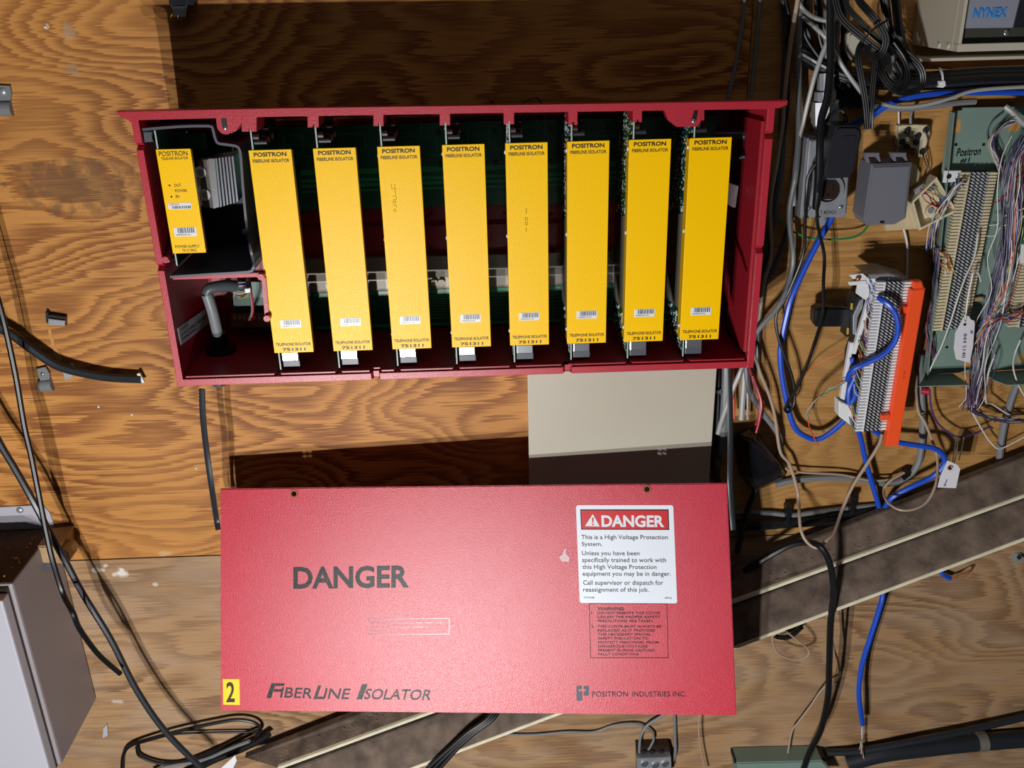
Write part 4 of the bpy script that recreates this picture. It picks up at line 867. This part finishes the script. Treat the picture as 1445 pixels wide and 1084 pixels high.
for L in (((1280, 184, 18), (1284, 194, 19), (1294, 193, 18)), ((1305, 184, 18), (1309, 200, 18), (1303, 215, 18)), ((1301, 216, 18), (1307, 235, 14), (1303, 250, 16), (1298, 262, 20)), ((1306, 218, 17), (1311, 240, 14), (1304, 258, 18))):
    obj('dark_wire', tube(B(), catmull(pts(L)), .0008, 5), M['brown'], cb)
cable('white wire dropping beside the ivory connecting block', 2.6, M['whitec'], [(1268, 152, 6), (1268.5, 175, 6), (1268, 200, 6), (1266, 215, 4)], 'wire', 'wire')
cable('short grey wire entering the top of the ivory connecting block', 4, M['gcable'], [(1293, 150, 10), (1287, 157, 10), (1285, 166, 10), (1285, 176, 10)], 'wire', 'wire')
jk = empty('phone_jack', A(1318, 300, 20), 'open beige phone jack box tilted with loose red and yellow wires', 'phone jack')
slab('base', [(1287, 285), (1322, 250), (1351, 298), (1298, 325.5)], 16, 12, M['jack'], jk, .001)
for i, (a, b) in enumerate((((1287, 285), (1322, 250)), ((1322, 250), (1351, 298)), ((1351, 298), (1298, 325.5)), ((1298, 325.5), (1287, 285)))):
    c = (1314, 290); f = lambda p, t: (p[0] + (c[0] - p[0]) * t, p[1] + (c[1] - p[1]) * t)
    slab('rim', [a, b, f(b, .12), f(a, .12)], 34, 22, M['jack'], jk, .0005)
obj('pillar', cyl(B(), A(1313, 297, 16), FR, .0095, .008, 16), M['jack'], jk, smooth=True); obj('pillar_screw', cyl(B(), A(1313, 297, 24), FR, .0045, .002, 8), M['steel'], jk)
slab('contact_plate', [(1289, 268), (1302, 260), (1324, 264), (1312, 272), (1294, 278)], 26, 4, M['steel'], jk, .0005)
for cn_, L in (('redc', ((1298, 268, 30), (1305, 282, 34), (1318, 290, 36), (1330, 295, 34), (1343, 288, 32), (1338, 280, 30))), ('yellowc', ((1302, 268, 30), (1314, 272, 34), (1320, 290, 34), (1324, 300, 32), (1318, 310, 28))), ('redc', ((1300, 266, 32), (1320, 284, 36), (1334, 290, 34), (1345, 280, 30))), ('dark', ((1299, 270, 30), (1310, 276, 34), (1317, 288, 34), (1328, 292, 30)))):
    obj('wire', tube(B(), catmull(pts(L)), .0008, 5), M[cn_], jk)
bp = slab('backing_plate', [(1250, 300), (1287, 288), (1300, 323), (1251, 326)], 10, 9, M['cream'], bev=.001); tag(bp, 'cream plate partly hidden behind the grey weatherproof cover', 'plate')
bp = slab('backing_plate', [(1284, 228), (1293, 233), (1299, 244), (1296, 258), (1284, 264)], 9, 8, M['cream'], bev=.001); tag(bp, 'narrow ivory plate edge right of the grey weatherproof cover', 'plate')
cable('white wire hanging from the cream plate to the white block', 3.2, M['whitec'], [(1274, 318, 8), (1280, 345, 8), (1280, 385, 8), (1277, 410, 8)], 'wire', 'wire')

# ---------------------------------------------------------------- top right enclosure
te = empty('top_enclosure', A(1360, 60, 60), 'pale grey enclosure at the top right corner with a recessed label window', 'metal enclosure')
X0_ = A(1351, 71, 135).x; Zb = A(1400, 72, 135).z; XE = 1.5
cw = CAM
bm = B(); box(bm, X0_, XE, -.120, -.001, Zb, .8, .001); obj('enclosure_body', bm, M['beigebox'], te)
zt1 = A(1400, 61, 135).z
obj('front_frame', box(B(), X0_, XE, -.135, -.1205, Zb, zt1, .0008), M['beigebox'], te)
obj('front_frame', box(B(), X0_, X0_ + .004, -.135, -.1205, zt1 + .0003, .8, .0004), M['beigebox'], te)
obj('recess_panel', box(B(), X0_ + .0045, XE, -.1245, -.1206, zt1 + .0005, .8), M['dkgreen'], te)
lp = slab('label_panel', [(1370, -30), (1446, -30), (1429, 39), (1362, 40)], 127, 2, mat('lavender_panel', '8c8f9e', .4), te)
a_ = A(1372, 25.5, 127.6); bm = B(); text_bm(bm, 'NYNEX', a_, XX * mm(48, a_), ZZ * mm(13, a_), FR, .035); flat_obj('lettering', bm, M['bluetext'], lp, FR)
slab('window', [(1449, -30), (1500, -30), (1480, 38), (1432, 39)], 127, 2, M['dark'], te)
obj('recess_screw', dome(B(), A(1420, 46.5, 125.5), FR, .004, .002), M['bright'], te, smooth=True)
def TW(px, py):
    v = ray(px, py); k = (X0_ - CAM.x) / v.x; return CAM + v * k
for q in ((1325, 64), (1338, 65)): obj('side_screw', dome(B(), TW(*q), -XX, .0045, .002), M['beigebox'], te, smooth=True)
zl = A(1400, 75, 120).z
obj('bottom_flange', box(B(), A(1290, 75, 60).x, XE, -.062, -.001, A(1400, 84.5, 62).z, A(1400, 84.5, 62).z + .004, .0005), M['beigebox'], te)
ws = slab('wood_ledge', [(1292, 86), (1500, 85), (1500, 96), (1300, 98)], 14, 13, plywood('ledge_wood', 'a8642c', '6e3c18', 1.2, .8, 5), bev=.001); tag(ws, 'narrow brown wooden ledge under the pale grey enclosure', 'wooden ledge')

# ---------------------------------------------------------------- black bundle, blue and grey cables at upper right
for k, (dy, w_, d, s) in enumerate(((0, 9, 22, 'topmost'), (5, 9, 40, 'second from the top'), (10, 9, 48, 'middle'), (15, 9, 40, 'second from the bottom'), (19, 8, 24, 'bottom'))):
    cable('black horizontal cable of the zip-tied bundle, ' + s, w_, M['navy' if k in (0, 3) else 'black'], [(1130, 62 + k * 6, 30), (1165, 84 + k * 5, d - 8), (1200, 100 + dy * .8, d), (1250, 108 + dy * .8, d), (1330, 104 + dy, d), (1390, 100 + dy, d), (1470, 98 + dy, d)])
cable('grey cable peeking above the zip-tied black bundle', 5, M['lgcable'], [(1270, 100, 12), (1300, 104, 14), (1340, 100, 16), (1380, 97, 14), (1470, 92, 12)])
zt_ = empty('zip_tie', A(1328, 112, 60), 'white zip tie around the horizontal black cable bundle', 'zip tie')
obj('loop', tube(B(), catmull(pts([(1325, 97, 20), (1328, 100, 50), (1330, 108, 58), (1330, 118, 58)])), .0026, 6, flat=.5), M['white'], zt_, smooth=True)
slab('head', [(1326, 115), (1334, 114), (1335, 121), (1331, 124), (1322, 123), (1326, 120)], 62, 6, M['white'], zt_, .0006)
cable('bright blue cable arching right under the black bundle', 9, M['bluec'], [(1200, 178, 10), (1232, 162, 20), (1255, 147, 30), (1285, 137, 36), (1320, 132, 36), (1380, 130, 36), (1480, 131, 36)])
cable('light grey cable sagging in front of the blue one', 5.5, M['lgcable'], [(1213, 128, 44), (1230, 140, 44), (1250, 148, 46), (1275, 151, 46), (1305, 148, 46), (1340, 139, 48), (1380, 127, 48), (1470, 121, 46)])
cable('short thick grey cable with a blunt end above the green panel', 9, M['gcable'], [(1232, 150, 16), (1270, 153, 18), (1320, 149, 20), (1350, 145, 22), (1377, 143, 24)])
# top bundle
cable('grey cable drooping left to right at the top of the bundle', 6.5, M['lgcable'], [(1122, -10, 40), (1130, 9, 42), (1141, 20, 46), (1155, 27, 50), (1170, 29, 52), (1183, 26, 46)])
cable('light grey cable descending from the black cord to the housing side', 6.5, M['lgcable'], [(1168, 24, 50), (1169, 40, 60), (1168, 56, 62), (1160, 77, 62), (1150, 106, 60), (1142, 137, 56), (1134, 170, 50), (1126, 205, 44), (1121, 250, 50), (1120, 290, 46)])
cable('silvery blue-grey cable slanting down to the horizontal bundle', 6, M['lgcable'], [(1132, 24, 40), (1147, 36, 44), (1165, 53, 44), (1180, 78, 52), (1192, 98, 56), (1213, 127, 56), (1226, 141, 50)])
cable('flat slate cable hanging beside the long black power cord', 9, M['gcable'], [(1184, 15, 40), (1182, 40, 42), (1180, 62, 42), (1181, 80, 42), (1188, 96, 40)])
for k, (L, s) in enumerate((([(1105, -10, 30), (1113, 20, 34), (1114, 40, 30), (1109, 60, 20)], 'leftmost'), ([(1132, 27, 36), (1137, 53, 36), (1155, 80, 36), (1172, 104, 34)], 'middle'), ([(1130, 60, 30), (1147, 87, 30), (1166, 107, 30), (1190, 125, 26)], 'lowest'), ([(1150, -10, 30), (1153, 30, 30), (1158, 60, 30), (1170, 90, 30)], 'nearest the black power cord'))):
    cable('thin black cable arc in the upper bundle, ' + s, 5, M['blackgl'], L)
for k in range(4):
    cable(['black cable behind the upper bundle, leftmost of four', 'second black cable behind the upper bundle', 'third black cable behind the upper bundle', 'rightmost black cable behind the upper bundle'][k], 9, M['black'], [(1136 + k * 17, -15, 14), (1140 + k * 17, 40, 14), (1150 + k * 14, 90, 12), (1165 + k * 12, 125, 10), (1190 + k * 12, 150, 6)])
hk = slab('ribbed_boot', [(1196, 48), (1206, 44), (1218, 56), (1212, 72), (1203, 86), (1194, 70)], 30, 20, M['beigebox'], bev=.003, smooth=True); tag(hk, 'pale ribbed sleeve glimpsed between black cord loops', 'sleeve')
# coiled flat power cord
pc = empty('coiled_power_cord', A(1240, 80, 80), 'coiled ribbed black power cord tied at the top right of the bundle', 'power cord')
def ribcord(L, wpx=9, up=(1, 0, 0)):
    P = catmull(pts(L), 6); w_ = mm(wpx, P[0]); bm = B(); n = len(P)
    for s in (-1, 0, 1):
        Q = []
        for i, p in enumerate(P):
            t = (P[min(i + 1, n - 1)] - P[max(i - 1, 0)]).normalized(); side_ = t.cross((p - CAM).normalized()).normalized(); Q.append(p + side_ * s * w_ / 3)
        tube(bm, Q, w_ / 5.2, 7)
    obj('cord_strand', bm, M['blackgl'], pc, smooth=True)
ribcord([(1178, -20, 78), (1180, 5, 80), (1188, 26, 84), (1209, 46, 92), (1229, 62, 98), (1244, 74, 100), (1250, 88, 96)], 10)
ribcord([(1188, -20, 70), (1195, 8, 76), (1212, 28, 84), (1232, 48, 90), (1248, 62, 92), (1262, 76, 86)], 8)
ribcord([(1206, -20, 88), (1212, 0, 92), (1228, 19, 102), (1242, 37, 106), (1250, 56, 108), (1244, 75, 106), (1231, 81, 104), (1224, 72, 100), (1226, 58, 96)], 10)
ribcord([(1221, 56, 84), (1213, 68, 86), (1211, 84, 88), (1215, 108, 90), (1220, 135, 90), (1223, 160, 90), (1224, 182, 88)], 9)
ribcord([(1236, 78, 84), (1234, 100, 86), (1231, 130, 88), (1229, 160, 90), (1228, 182, 88)], 8)
ribcord([(1238, 76, 80), (1240, 92, 86), (1245, 106, 92), (1257, 122, 96), (1270, 126, 96), (1279, 116, 94), (1279, 100, 90), (1272, 82, 86), (1258, 62, 84)], 10)
ribcord([(1244, 60, 70), (1262, 64, 74), (1280, 76, 78), (1297, 92, 80), (1303, 108, 80), (1300, 122, 80), (1286, 130, 80), (1266, 129, 80), (1250, 118, 80)], 9)
ribcord([(1244, -20, 80), (1248, 10, 80), (1256, 40, 78), (1266, 60, 76), (1278, 78, 74)], 9)
ribcord([(1252, 92, 92), (1258, 106, 96), (1266, 112, 96), (1270, 104, 94), (1262, 88, 92)], 7)
obj('cord_tie', tube(B(), catmull(pts([(1216, 60, 112), (1221, 53, 114), (1234, 40, 118), (1247, 32, 116), (1256, 26, 112)])), .0013, 6), M['black'], pc, smooth=True)
cable('thick dark cable behind the cord coil beside the pale enclosure', 13, M['navy'], [(1262, -20, 50), (1266, 20, 50), (1270, 50, 46), (1282, 85, 40), (1298, 118, 34)])
cable('second dark cable behind the cord coil', 10, M['navy'], [(1248, -20, 40), (1254, 30, 40), (1258, 60, 36), (1262, 100, 30)])

# ---------------------------------------------------------------- green panel with punch blocks
gp = empty('punch_down_backboard', A(1380, 350, 10), 'grey-green sheet metal panel carrying two punch-down blocks at right edge', 'terminal panel')
bmp = [(1341, 157), (1358, 156), (1359, 152), (1500, 149), (1480, 519), (1306, 529), (1318, 420), (1328, 250)]
slab('sheet', bmp, 18, 2, M['teal'], gp, .0004)
a, b = A(1341, 157, 18), A(1304, 530, 18)
obj('side_flange', prism(B(), [a, b, b + Vector((-.001, -.016, 0)), a + Vector((-.001, -.016, 0))], Vector((-.0015, 0, 0))), M['teal'], gp)
c0_ = [(1306, 529, 18), (1398, 523.5, 18), (1366, 545, 62), (1296, 546, 62)]
def flap(L): 
    v = [A(*q) for q in L]; return prism(B(), v, Vector((0, 0, -.0014)))
fz = A(1306, 529, 18).z
def hz(px, py):                       # point on the horizontal flange plane
    v = ray(px, py); k = (fz - CAM.z) / v.z; return CAM + v * k
obj('bottom_flange', prism(B(), [A(1306, 529, 17), A(1345, 527, 17), hz(1368, 543), hz(1296, 545)], Vector((0, 0, -.0014))), M['teal'], gp)
obj('bottom_flange', prism(B(), [A(1388, 525, 17), A(1480, 520, 17), hz(1500, 541), hz(1420, 543), hz(1402, 536)], Vector((0, 0, -.0014))), M['teal'], gp)
for L in (((1344, 179), (1350, 179), (1350, 169), (1356, 167), (1355, 187), (1343, 187)), ((1424, 172), (1440, 172), (1437, 185), (1423, 185)), ((1359, 519), (1362, 503), (1374, 502), (1372, 517)), ((1436, 505), (1442, 498), (1444, 504), (1438, 516))):
    slab('cutout', L, 18.3, .4, M['wood'], gp)
for q in ((1349, 204), (1388, 204), (1336, 490), (1385, 423)): obj('hole', cyl(B(), A(*q, 18.1), FR, .0022, .0003, 12), M['black'], gp)
bm = B(); hb = lambda s, x, y, w_, h_: text_bm(bm, s, A(x, y, 18.6), XX * mm(w_, A(x, y, 18)) + ZZ * .0012, ZZ * mm(h_, A(x, y, 18)) + XX * .0006, FR, .012)
hb('Positron', 1349, 221, 34, 11); hb('#1', 1354, 231, 13, 7); flat_obj('handwriting', bm, M['ink'], gp, FR)
bolt = slab('post_arm', [(1370, 422), (1385, 419), (1385, 425), (1370, 426)], 26, 5, M['manila'], gp); obj('post_screw', dome(B(), A(1386, 422, 22), FR, .004, .003), M['steel'], gp, smooth=True)

M['clip'] = mat('clip_metal', 'c4c7ca', .4, .2)
def punch_block(label, TL, TR, BR, BL, d, rows, m):
    o = empty('punch_block', A(*BL, d - 20), label, 'punch-down block')
    f = lambda u, v: ((TL[0] * (1 - u) + TR[0] * u) * (1 - v) + (BL[0] * (1 - u) + BR[0] * u) * v, (TL[1] * (1 - u) + TR[1] * u) * (1 - v) + (BL[1] * (1 - u) + BR[1] * u) * v)
    obj('block_body', slab_bm(B(), [f(.04, 0), f(.96, 0), f(.96, 1), f(.04, 1)], d - 6, min(d - 6 - 18.5, 40), .001), M['dark'], o)
    bmt = B(); bmc = B()
    for i in range(rows):
        v0 = (i + .14) / rows; v1 = (i + .80) / rows
        for (ua, ub) in ((0, .26), (.80, 1.0)):
            slab_bm(bmt, [f(ua, v0), f(ub, v0), f(ub, v1), f(ua, v1)], d, 9)
        for k in range(4):
            u = .30 + k * .13; slab_bm(bmc, [f(u, v0 - .002), f(u + .055, v0 - .002), f(u + .125, v1), f(u + .07, v1)], d - .5, 4)
    obj('fanning_teeth', bmt, m, o, kind='stuff'); obj('contact_clips', bmc, M['clip'], o, kind='stuff')
    slab('tooth_rail', [f(.20, 0), f(.26, 0), f(.26, 1), f(.20, 1)], d - .8, 6, m, o); return o
pa = punch_block('ivory punch-down block under the handwriting on the green panel', (1357, 243), (1408, 243), (1366, 463), (1317, 468), 38, 50, M['jack'])
slab('mount_plate', [(1333, 241), (1357, 241), (1355, 256), (1331, 258)], 34, 3, M['white'], pa, .0005); obj('mount_hole', cyl(B(), A(1339, 249, 34.5), FR, .0035, .0004, 12), M['dark'], pa)
punch_block('ivory punch-down block cut off by the right picture edge', (1447, 350), (1500, 346), (1482, 458), (1423, 463), 38, 26, M['jack'])
slab('mount_plate', [(1442, 345), (1470, 344), (1470, 372), (1440, 372)], 52, 3, M['white'], gp, .0005)
# wires of the panel
def bundle(name, label, path, n, spread, names, r=.0007, jit=2.2, d0=0):
    bm = B(); rr = random.Random(hash(name + label) % 1000 if False else len(label))
    for i in range(n):
        ox = rr.gauss(0, spread); oy = rr.gauss(0, spread * .3); od = rr.uniform(-8, 8); L = []
        for j, (x, y, d) in enumerate(path):
            L.append(A(x + ox * rr.uniform(.7, 1.3) + rr.gauss(0, jit), y + oy + rr.gauss(0, jit), max(3, d + od + rr.gauss(0, 3))))
        tube(bm, catmull(L, 4), r, 5, mi=i % len(names))
    o = obj(name, bm, [M[k] for k in names], smooth=True, kind='stuff'); return tag(o, label, 'wires')
vn = ['whitec', 'violetc', 'dark', 'violetc', 'lgcable', 'violetc', 'dgcable']
mixn = ['whitec', 'violetc', 'redc', 'bluec', 'yellowc', 'greenc', 'violetc', 'orangec', 'lgcable', 'whitec']
bundle('wire_bundle', 'thick fall of violet and white wires down the green panel\'s right side', [(1450, 195, 50), (1432, 225, 50), (1424, 270, 48), (1422, 320, 46), (1416, 370, 44), (1408, 410, 42), (1400, 450, 40), (1388, 480, 40), (1382, 520, 44), (1374, 560, 36), (1369, 577, 30)], 30, 8.5, vn)
bundle('wire_bundle', 'inner strand of many-coloured wires beside the ivory block', [(1458, 190, 40), (1440, 240, 40), (1436, 320, 40), (1426, 375, 40), (1416, 420, 40), (1400, 450, 40), (1384, 475, 36), (1378, 500, 34)], 26, 5, mixn)
bundle('wire_bundle', 'violet and white wires turning right along the plywood below the panel', [(1369, 575, 30), (1380, 583, 26), (1400, 590, 22), (1425, 594, 22), (1470, 593, 22)], 18, 2, vn, jit=1.4)
bundle('wire_bundle', 'thin twisted wires looping at the green panel\'s top right', [(1432, 172, 40), (1418, 178, 36), (1404, 192, 34), (1401, 207, 32), (1407, 225, 32), (1412, 240, 34), (1416, 262, 36)], 12, 1.8, ['lgcable', 'whitec', 'violetc', 'beigec'], jit=1.2)
bundle('wire_bundle', 'coloured wires fanning into the top of the ivory block\'s left side', [(1316, 350, 24), (1320, 320, 26), (1330, 295, 30), (1342, 275, 36), (1352, 262, 42), (1358, 256, 46)], 14, 3, ['lgcable', 'dark', 'whitec', 'beigec', 'dgcable', 'bluec'], jit=2.5)
bundle('wire_bundle', 'dark plum wires gathered left of the ivory block', [(1322, 350, 26), (1318, 375, 26), (1320, 410, 24), (1314, 440, 22), (1310, 465, 20), (1312, 490, 20), (1316, 505, 20)], 22, 2.6, ['violetc', 'dark', 'redc', 'dark', 'violetc', 'brown'], jit=1.6)
bundle('wire_bundle', 'short yellow and white wires fanning into the ivory block', [(1320, 355, 28), (1328, 360, 32), (1334, 368, 38), (1336, 385, 40)], 14, 3, ['yellowc', 'whitec', 'orangec', 'beigec'], jit=3)
bundle('wire_bundle', 'orange and blue wires crossing to the right ivory block', [(1382, 482, 40), (1392, 462, 42), (1405, 452, 44), (1425, 448, 46), (1440, 440, 48)], 18, 3, ['orangec', 'yellowc', 'bluec', 'violetc', 'dark'], jit=2)
for L, lb, cn_, w_ in (([(1380, 330, 52), (1375, 362, 56), (1362, 392, 60), (1352, 420, 60), (1342, 452, 56), (1330, 485, 40), (1318, 510, 30), (1304, 540, 26)], 'white wire crossing the face of the ivory block diagonally', 'whitec', 2.4),
                       ([(1440, 480, 40), (1432, 500, 40), (1430, 520, 50), (1438, 545, 56), (1450, 565, 50)], 'white wire hanging over the panel\'s lower right flange', 'whitec', 2.4),
                       ([(1404, 500, 40), (1394, 530, 40), (1391, 566, 30), (1400, 570, 20), (1420, 583, 18), (1445, 594, 16)], 'single white wire dropping straight then bending right', 'whitec', 2.4),
                       ([(1312, 550, 26), (1314, 575, 24), (1322, 595, 22), (1335, 608, 22), (1349, 616, 22), (1360, 616, 22), (1378, 611, 20), (1395, 603, 18), (1401, 604, 16)], 'violet-white wire curving to the small manila tag', 'violetc', 2.6),
                       ([(1372, 582, 22), (1385, 605, 22), (1396, 622, 20), (1408, 633, 20), (1420, 630, 18), (1450, 614, 16)], 'white wire dipping below the violet bundle', 'whitec', 2.2),
                       ([(1402, 286, 50), (1412, 282, 50), (1424, 270, 50), (1430, 252, 50), (1450, 246, 50)], 'red wire jumping across the violet bundle', 'redc', 2.4),
                       ([(1396, 318, 46), (1408, 316, 46), (1416, 306, 46), (1430, 300, 46), (1450, 292, 46)], 'white jumper wire at the ivory block\'s right, upper', 'whitec', 2),
                       ([(1392, 333, 46), (1405, 332, 46), (1413, 320, 46), (1436, 312, 46), (1450, 300, 46)], 'white jumper wire at the ivory block\'s right, lower', 'whitec', 2),
                       ([(1417, 158, 24), (1400, 172, 22), (1393, 190, 22), (1398, 203, 22), (1406, 208, 22)], 'thin slate wire arc on the green panel', 'dgcable', 2)):
    cable(lb, w_, M[cn_], L, 'wire', 'wire')
rb_ = cable('grey ribbed sleeve entering the green panel\'s top right', 8, M['lgcable'], [(1418, 150, 30), (1428, 158, 34), (1440, 170, 36), (1452, 180, 36)], 'sleeve', 'sleeve')
rd = obj('red_end_cap', tube(B(), pts([(1300, 551, 40), (1311, 552, 44)]), .006, 10), M['redc'], smooth=True); tag(rd, 'small dark red cap under the green panel\'s lower left corner', 'cap')
gd = empty('twisted_wire', A(1303, 590, 14), 'brass-coloured wire wound on the grey conduit', 'wire')
for k in range(5): obj('turn', tube(B(), pts([(1298 + k * 1.6, 582 + k * 3.2, 18), (1304 + k * 1.6, 584 + k * 3.2, 18)]), .0008, 5), M['yellowc'], gd)
# tags
t1 = empty('paper_tag', A(1365, 490, 40), 'white paper tag with handwritten number hanging on the ivory block', 'tag')
tp = slab('card', [(1359, 449), (1361, 446), (1367, 446), (1370, 451), (1375, 453), (1375.5, 458), (1373, 490), (1368, 512), (1349, 507), (1346, 492), (1348, 470)], 58, .6, M['paper'], t1)
obj('tag_hole', cyl(B(), A(1361.5, 458, 58.2), FR, .0022, .0003, 10), M['dark'], t1)
bm = B()
a_ = A(1360, 471, 58.5); e_ = A(1357.5, 505, 58.5); s_ = A(1365, 471, 58.5)
text_bm(bm, '844 5140', A(1359.5, 471, 58.5), e_ - a_, s_ - a_, FR, -.01); a2 = A(1369, 466, 58.5); text_bm(bm, '#', a2, A(1368.6, 471, 58.5) - a2, A(1373, 466.5, 58.5) - a2, FR, 0)
flat_obj('handwriting', bm, mat('blue_ink', '2c3566', .5), t1, FR)
obj('tag_string', tube(B(), catmull(pts([(1362, 452, 60), (1366, 420, 60), (1371, 395, 60), (1374, 384, 60), (1380, 385, 54), (1384, 397, 48)])), .0011, 6), M['whitec'], t1, smooth=True)
obj('tag_string', tube(B(), catmull(pts([(1362, 455, 60), (1360, 450, 62), (1364, 440, 60)])), .0011, 6), M['whitec'], t1, smooth=True)
t2 = empty('paper_tag', A(1340, 670, 20), 'white tag with reinforced hole hanging by string above the boards', 'tag')
slab('card', [(1337, 650), (1351, 656), (1355, 662), (1349, 689), (1323, 688), (1327, 672)], 84, .6, M['paper'], t2)
obj('reinforcement', cyl(B(), A(1341, 660, 84.2), FR, .0045, .0004, 16), M['oxide'], t2); obj('tag_hole', cyl(B(), A(1341, 660, 84.7), FR, .0022, .0003, 12), M['black'], t2)
bm = B(); a_ = A(1334, 686.5, 84.5); text_bm(bm, 'line', a_, A(1337, 677, 84.5) - a_, A(1331, 685, 84.5) - a_, FR); flat_obj('handwriting', bm, mat('grey_pencil', '66687a', .6), t2, FR)
for L in (((1343, 659, 86), (1346, 640, 60), (1350, 617, 24)), ((1344, 661, 86), (1350, 638, 60), (1352, 617, 24)), ((1353, 649, 60), (1357, 635, 36), (1360, 617, 24))): obj('tag_string', tube(B(), catmull(pts(L)), .0011, 6), M['whitec'], t2, smooth=True)

# ---------------------------------------------------------------- white punch block with orange strip
pb = punch_block('white punch-down block with blue cable loop and orange strip', (1238, 398), (1287, 397.5), (1252, 607.5), (1207, 610), 82, 50, M['white'])
slab('side_rail', [(1200, 484), (1205, 484), (1192, 566), (1186, 563)], 66, 8, M['white'], pb, .001)
slab('side_rail', [(1226, 420), (1233, 408), (1236, 408), (1208, 500), (1203, 500)], 70, 8, M['white'], pb, .001)
slab('wire_trough', [(1232, 410), (1240, 410), (1208, 606), (1194, 590), (1200, 500)], 30, 24, M['dark'], pb)
slab('end_bracket', [(1222, 388), (1256, 386), (1286, 395), (1287, 399), (1238, 400)], 70, 50, M['steel'], pb, .001)
slab('bracket_arm', [(1198, 388), (1218, 386), (1226, 393), (1204, 394)], 74, 3, M['white'], pb, .0005); slab('bracket_arm', [(1197, 398), (1222, 396), (1224, 402), (1199, 403)], 74, 3, M['white'], pb, .0005)
slab('bracket_plate', [(1212, 393), (1236, 393), (1228, 420), (1222, 424), (1208, 414)], 72, 3, M['white'], pb, .0005)
obj('bracket_screw', dome(B(), A(1211, 393, 76), FR, .004, .003), M['copper'], pb, smooth=True)
slab('foot', [(1184, 566), (1202, 574), (1203, 602), (1184, 588)], 72, 20, M['white'], pb, .001)
obj('coil_of_cable', tube(B(), catmull(pts([(1202, 505, 68), (1206, 530, 68), (1198, 550, 68), (1198, 570, 68), (1206, 560, 70), (1206, 540, 70)])), .0035, 8), M['bluec'], pb, smooth=True)
bm = B(); rr = random.Random(2); nm_ = ['whitec', 'bluec', 'whitec', 'orangec', 'violetc', 'greenc', 'yellowc']
for i in range(44):
    v = rr.uniform(.06, 1); xx = 1238 - 31 * v; yy = 398 + 212 * v
    tube(bm, catmull([A(xx - 8 + rr.gauss(0, 2), yy - 22, 72), A(xx - 5 + rr.gauss(0, 1), yy - 9, 78), A(xx + 3, yy, 81)], 3), .0006, 4, mi=i % 7)
obj('fan_of_wires', bm, [M[k] for k in nm_], pb, smooth=True, kind='stuff')
cable('blue cable loop in front of the white punch-down block', 8, M['bluec'], [(1240, 420, 88), (1246, 424, 96), (1256, 432, 102), (1264, 444, 104), (1267, 460, 104), (1265, 476, 102), (1257, 490, 100), (1244, 502, 98), (1226, 511, 94), (1208, 519, 90), (1199, 527, 84), (1196, 537, 78)])
oc = empty('orange_cover', A(1275, 520, 80), 'orange plastic cover strip clipped beside the white punch-down block', 'cover strip')
slab('channel', [(1286, 409), (1306, 407), (1268, 630.5), (1250, 630)], 92, 12, M['orange'], oc, .0012)
slab('end_lip', [(1290, 398), (1301, 397), (1305, 409), (1288, 410)], 90, 12, M['orange'], oc, .0012)
slab('clip_tab', [(1245, 587), (1256, 585), (1256, 593), (1244, 594)], 92, 8, M['orange'], oc, .0006); slab('clip_tab', [(1272, 433.5), (1281, 433), (1280, 442), (1270.5, 442.5)], 90, 7, M['orange'], oc, .0006)
bm = B(); a_ = A(1273.5, 534, 92.6); text_bm(bm, '10', a_, A(1274.5, 524, 92.6) - a_, A(1276, 534, 92.6) - a_ - Vector((.008, 0, 0)) * 0 + Vector((.001, 0, 0)), FR); flat_obj('embossed_number', bm, mat('orange_dark', 'd84a24', .4), oc, FR)
bc = empty('connector_clamp', A(1180, 450, 30), 'black plastic connector and clamp left of the white punch-down block', 'connector')
slab('grip', [(1150, 438), (1156, 434), (1206, 434), (1204, 462), (1152, 462), (1149, 456)], 46, 20, M['black'], bc, .003, smooth=True)
slab('connector_shell', [(1203, 424), (1208, 416), (1218, 418), (1212, 440), (1208, 470), (1201, 476), (1194, 476), (1197, 460)], 60, 26, M['dark'], bc, .002, smooth=True)
slab('metal_hood', [(1214, 424), (1219, 421), (1217, 436), (1209, 448), (1207, 468), (1210, 474), (1204, 472), (1204, 446)], 64, 3, M['steel'], bc, .001)
for q in ((1202, 432), (1196.5, 467)): slab('contact_row', [(q[0] - 1, q[1] - 4), (q[0] + 1.5, q[1] - 4), (q[0] + 1, q[1] + 5), (q[0] - 1.5, q[1] + 5)], 61, 2, M['yellowc'], bc)
bundle('wire_bundle', 'clear-sheathed ribbon of thin coloured wires left of the white block', [(1207, 528, 70), (1192, 538, 62), (1170, 552, 52), (1150, 566, 44), (1142, 578, 40), (1140, 592, 36)], 9, 1.6, ['orangec', 'lgcable', 'greenc', 'beigec', 'whitec'], r=.0006, jit=.8)
cable('thin copper-pink wire falling from the coloured ribbon', 1.8, M['orangec'], [(1141, 584, 38), (1141, 598, 36), (1146, 612, 34), (1155, 629, 32)], 'wire', 'wire')
cable('hair-thin pink wire arcing over the plywood above the ribbon', 1.4, M['orangec'], [(1190, 495, 40), (1176, 503, 36), (1160, 510, 30), (1145, 520, 24), (1136, 530, 10)], 'wire', 'wire')
# stray thin wire wound above seam handled; final check on stuff kinds for module copies
for o in bpy.data.objects:
    if 'org' in o: del o['org']
    if o.parent and o.name.split('.')[0] == 'lettering': o['kind'] = 'stuff'      # small print, many glyphs
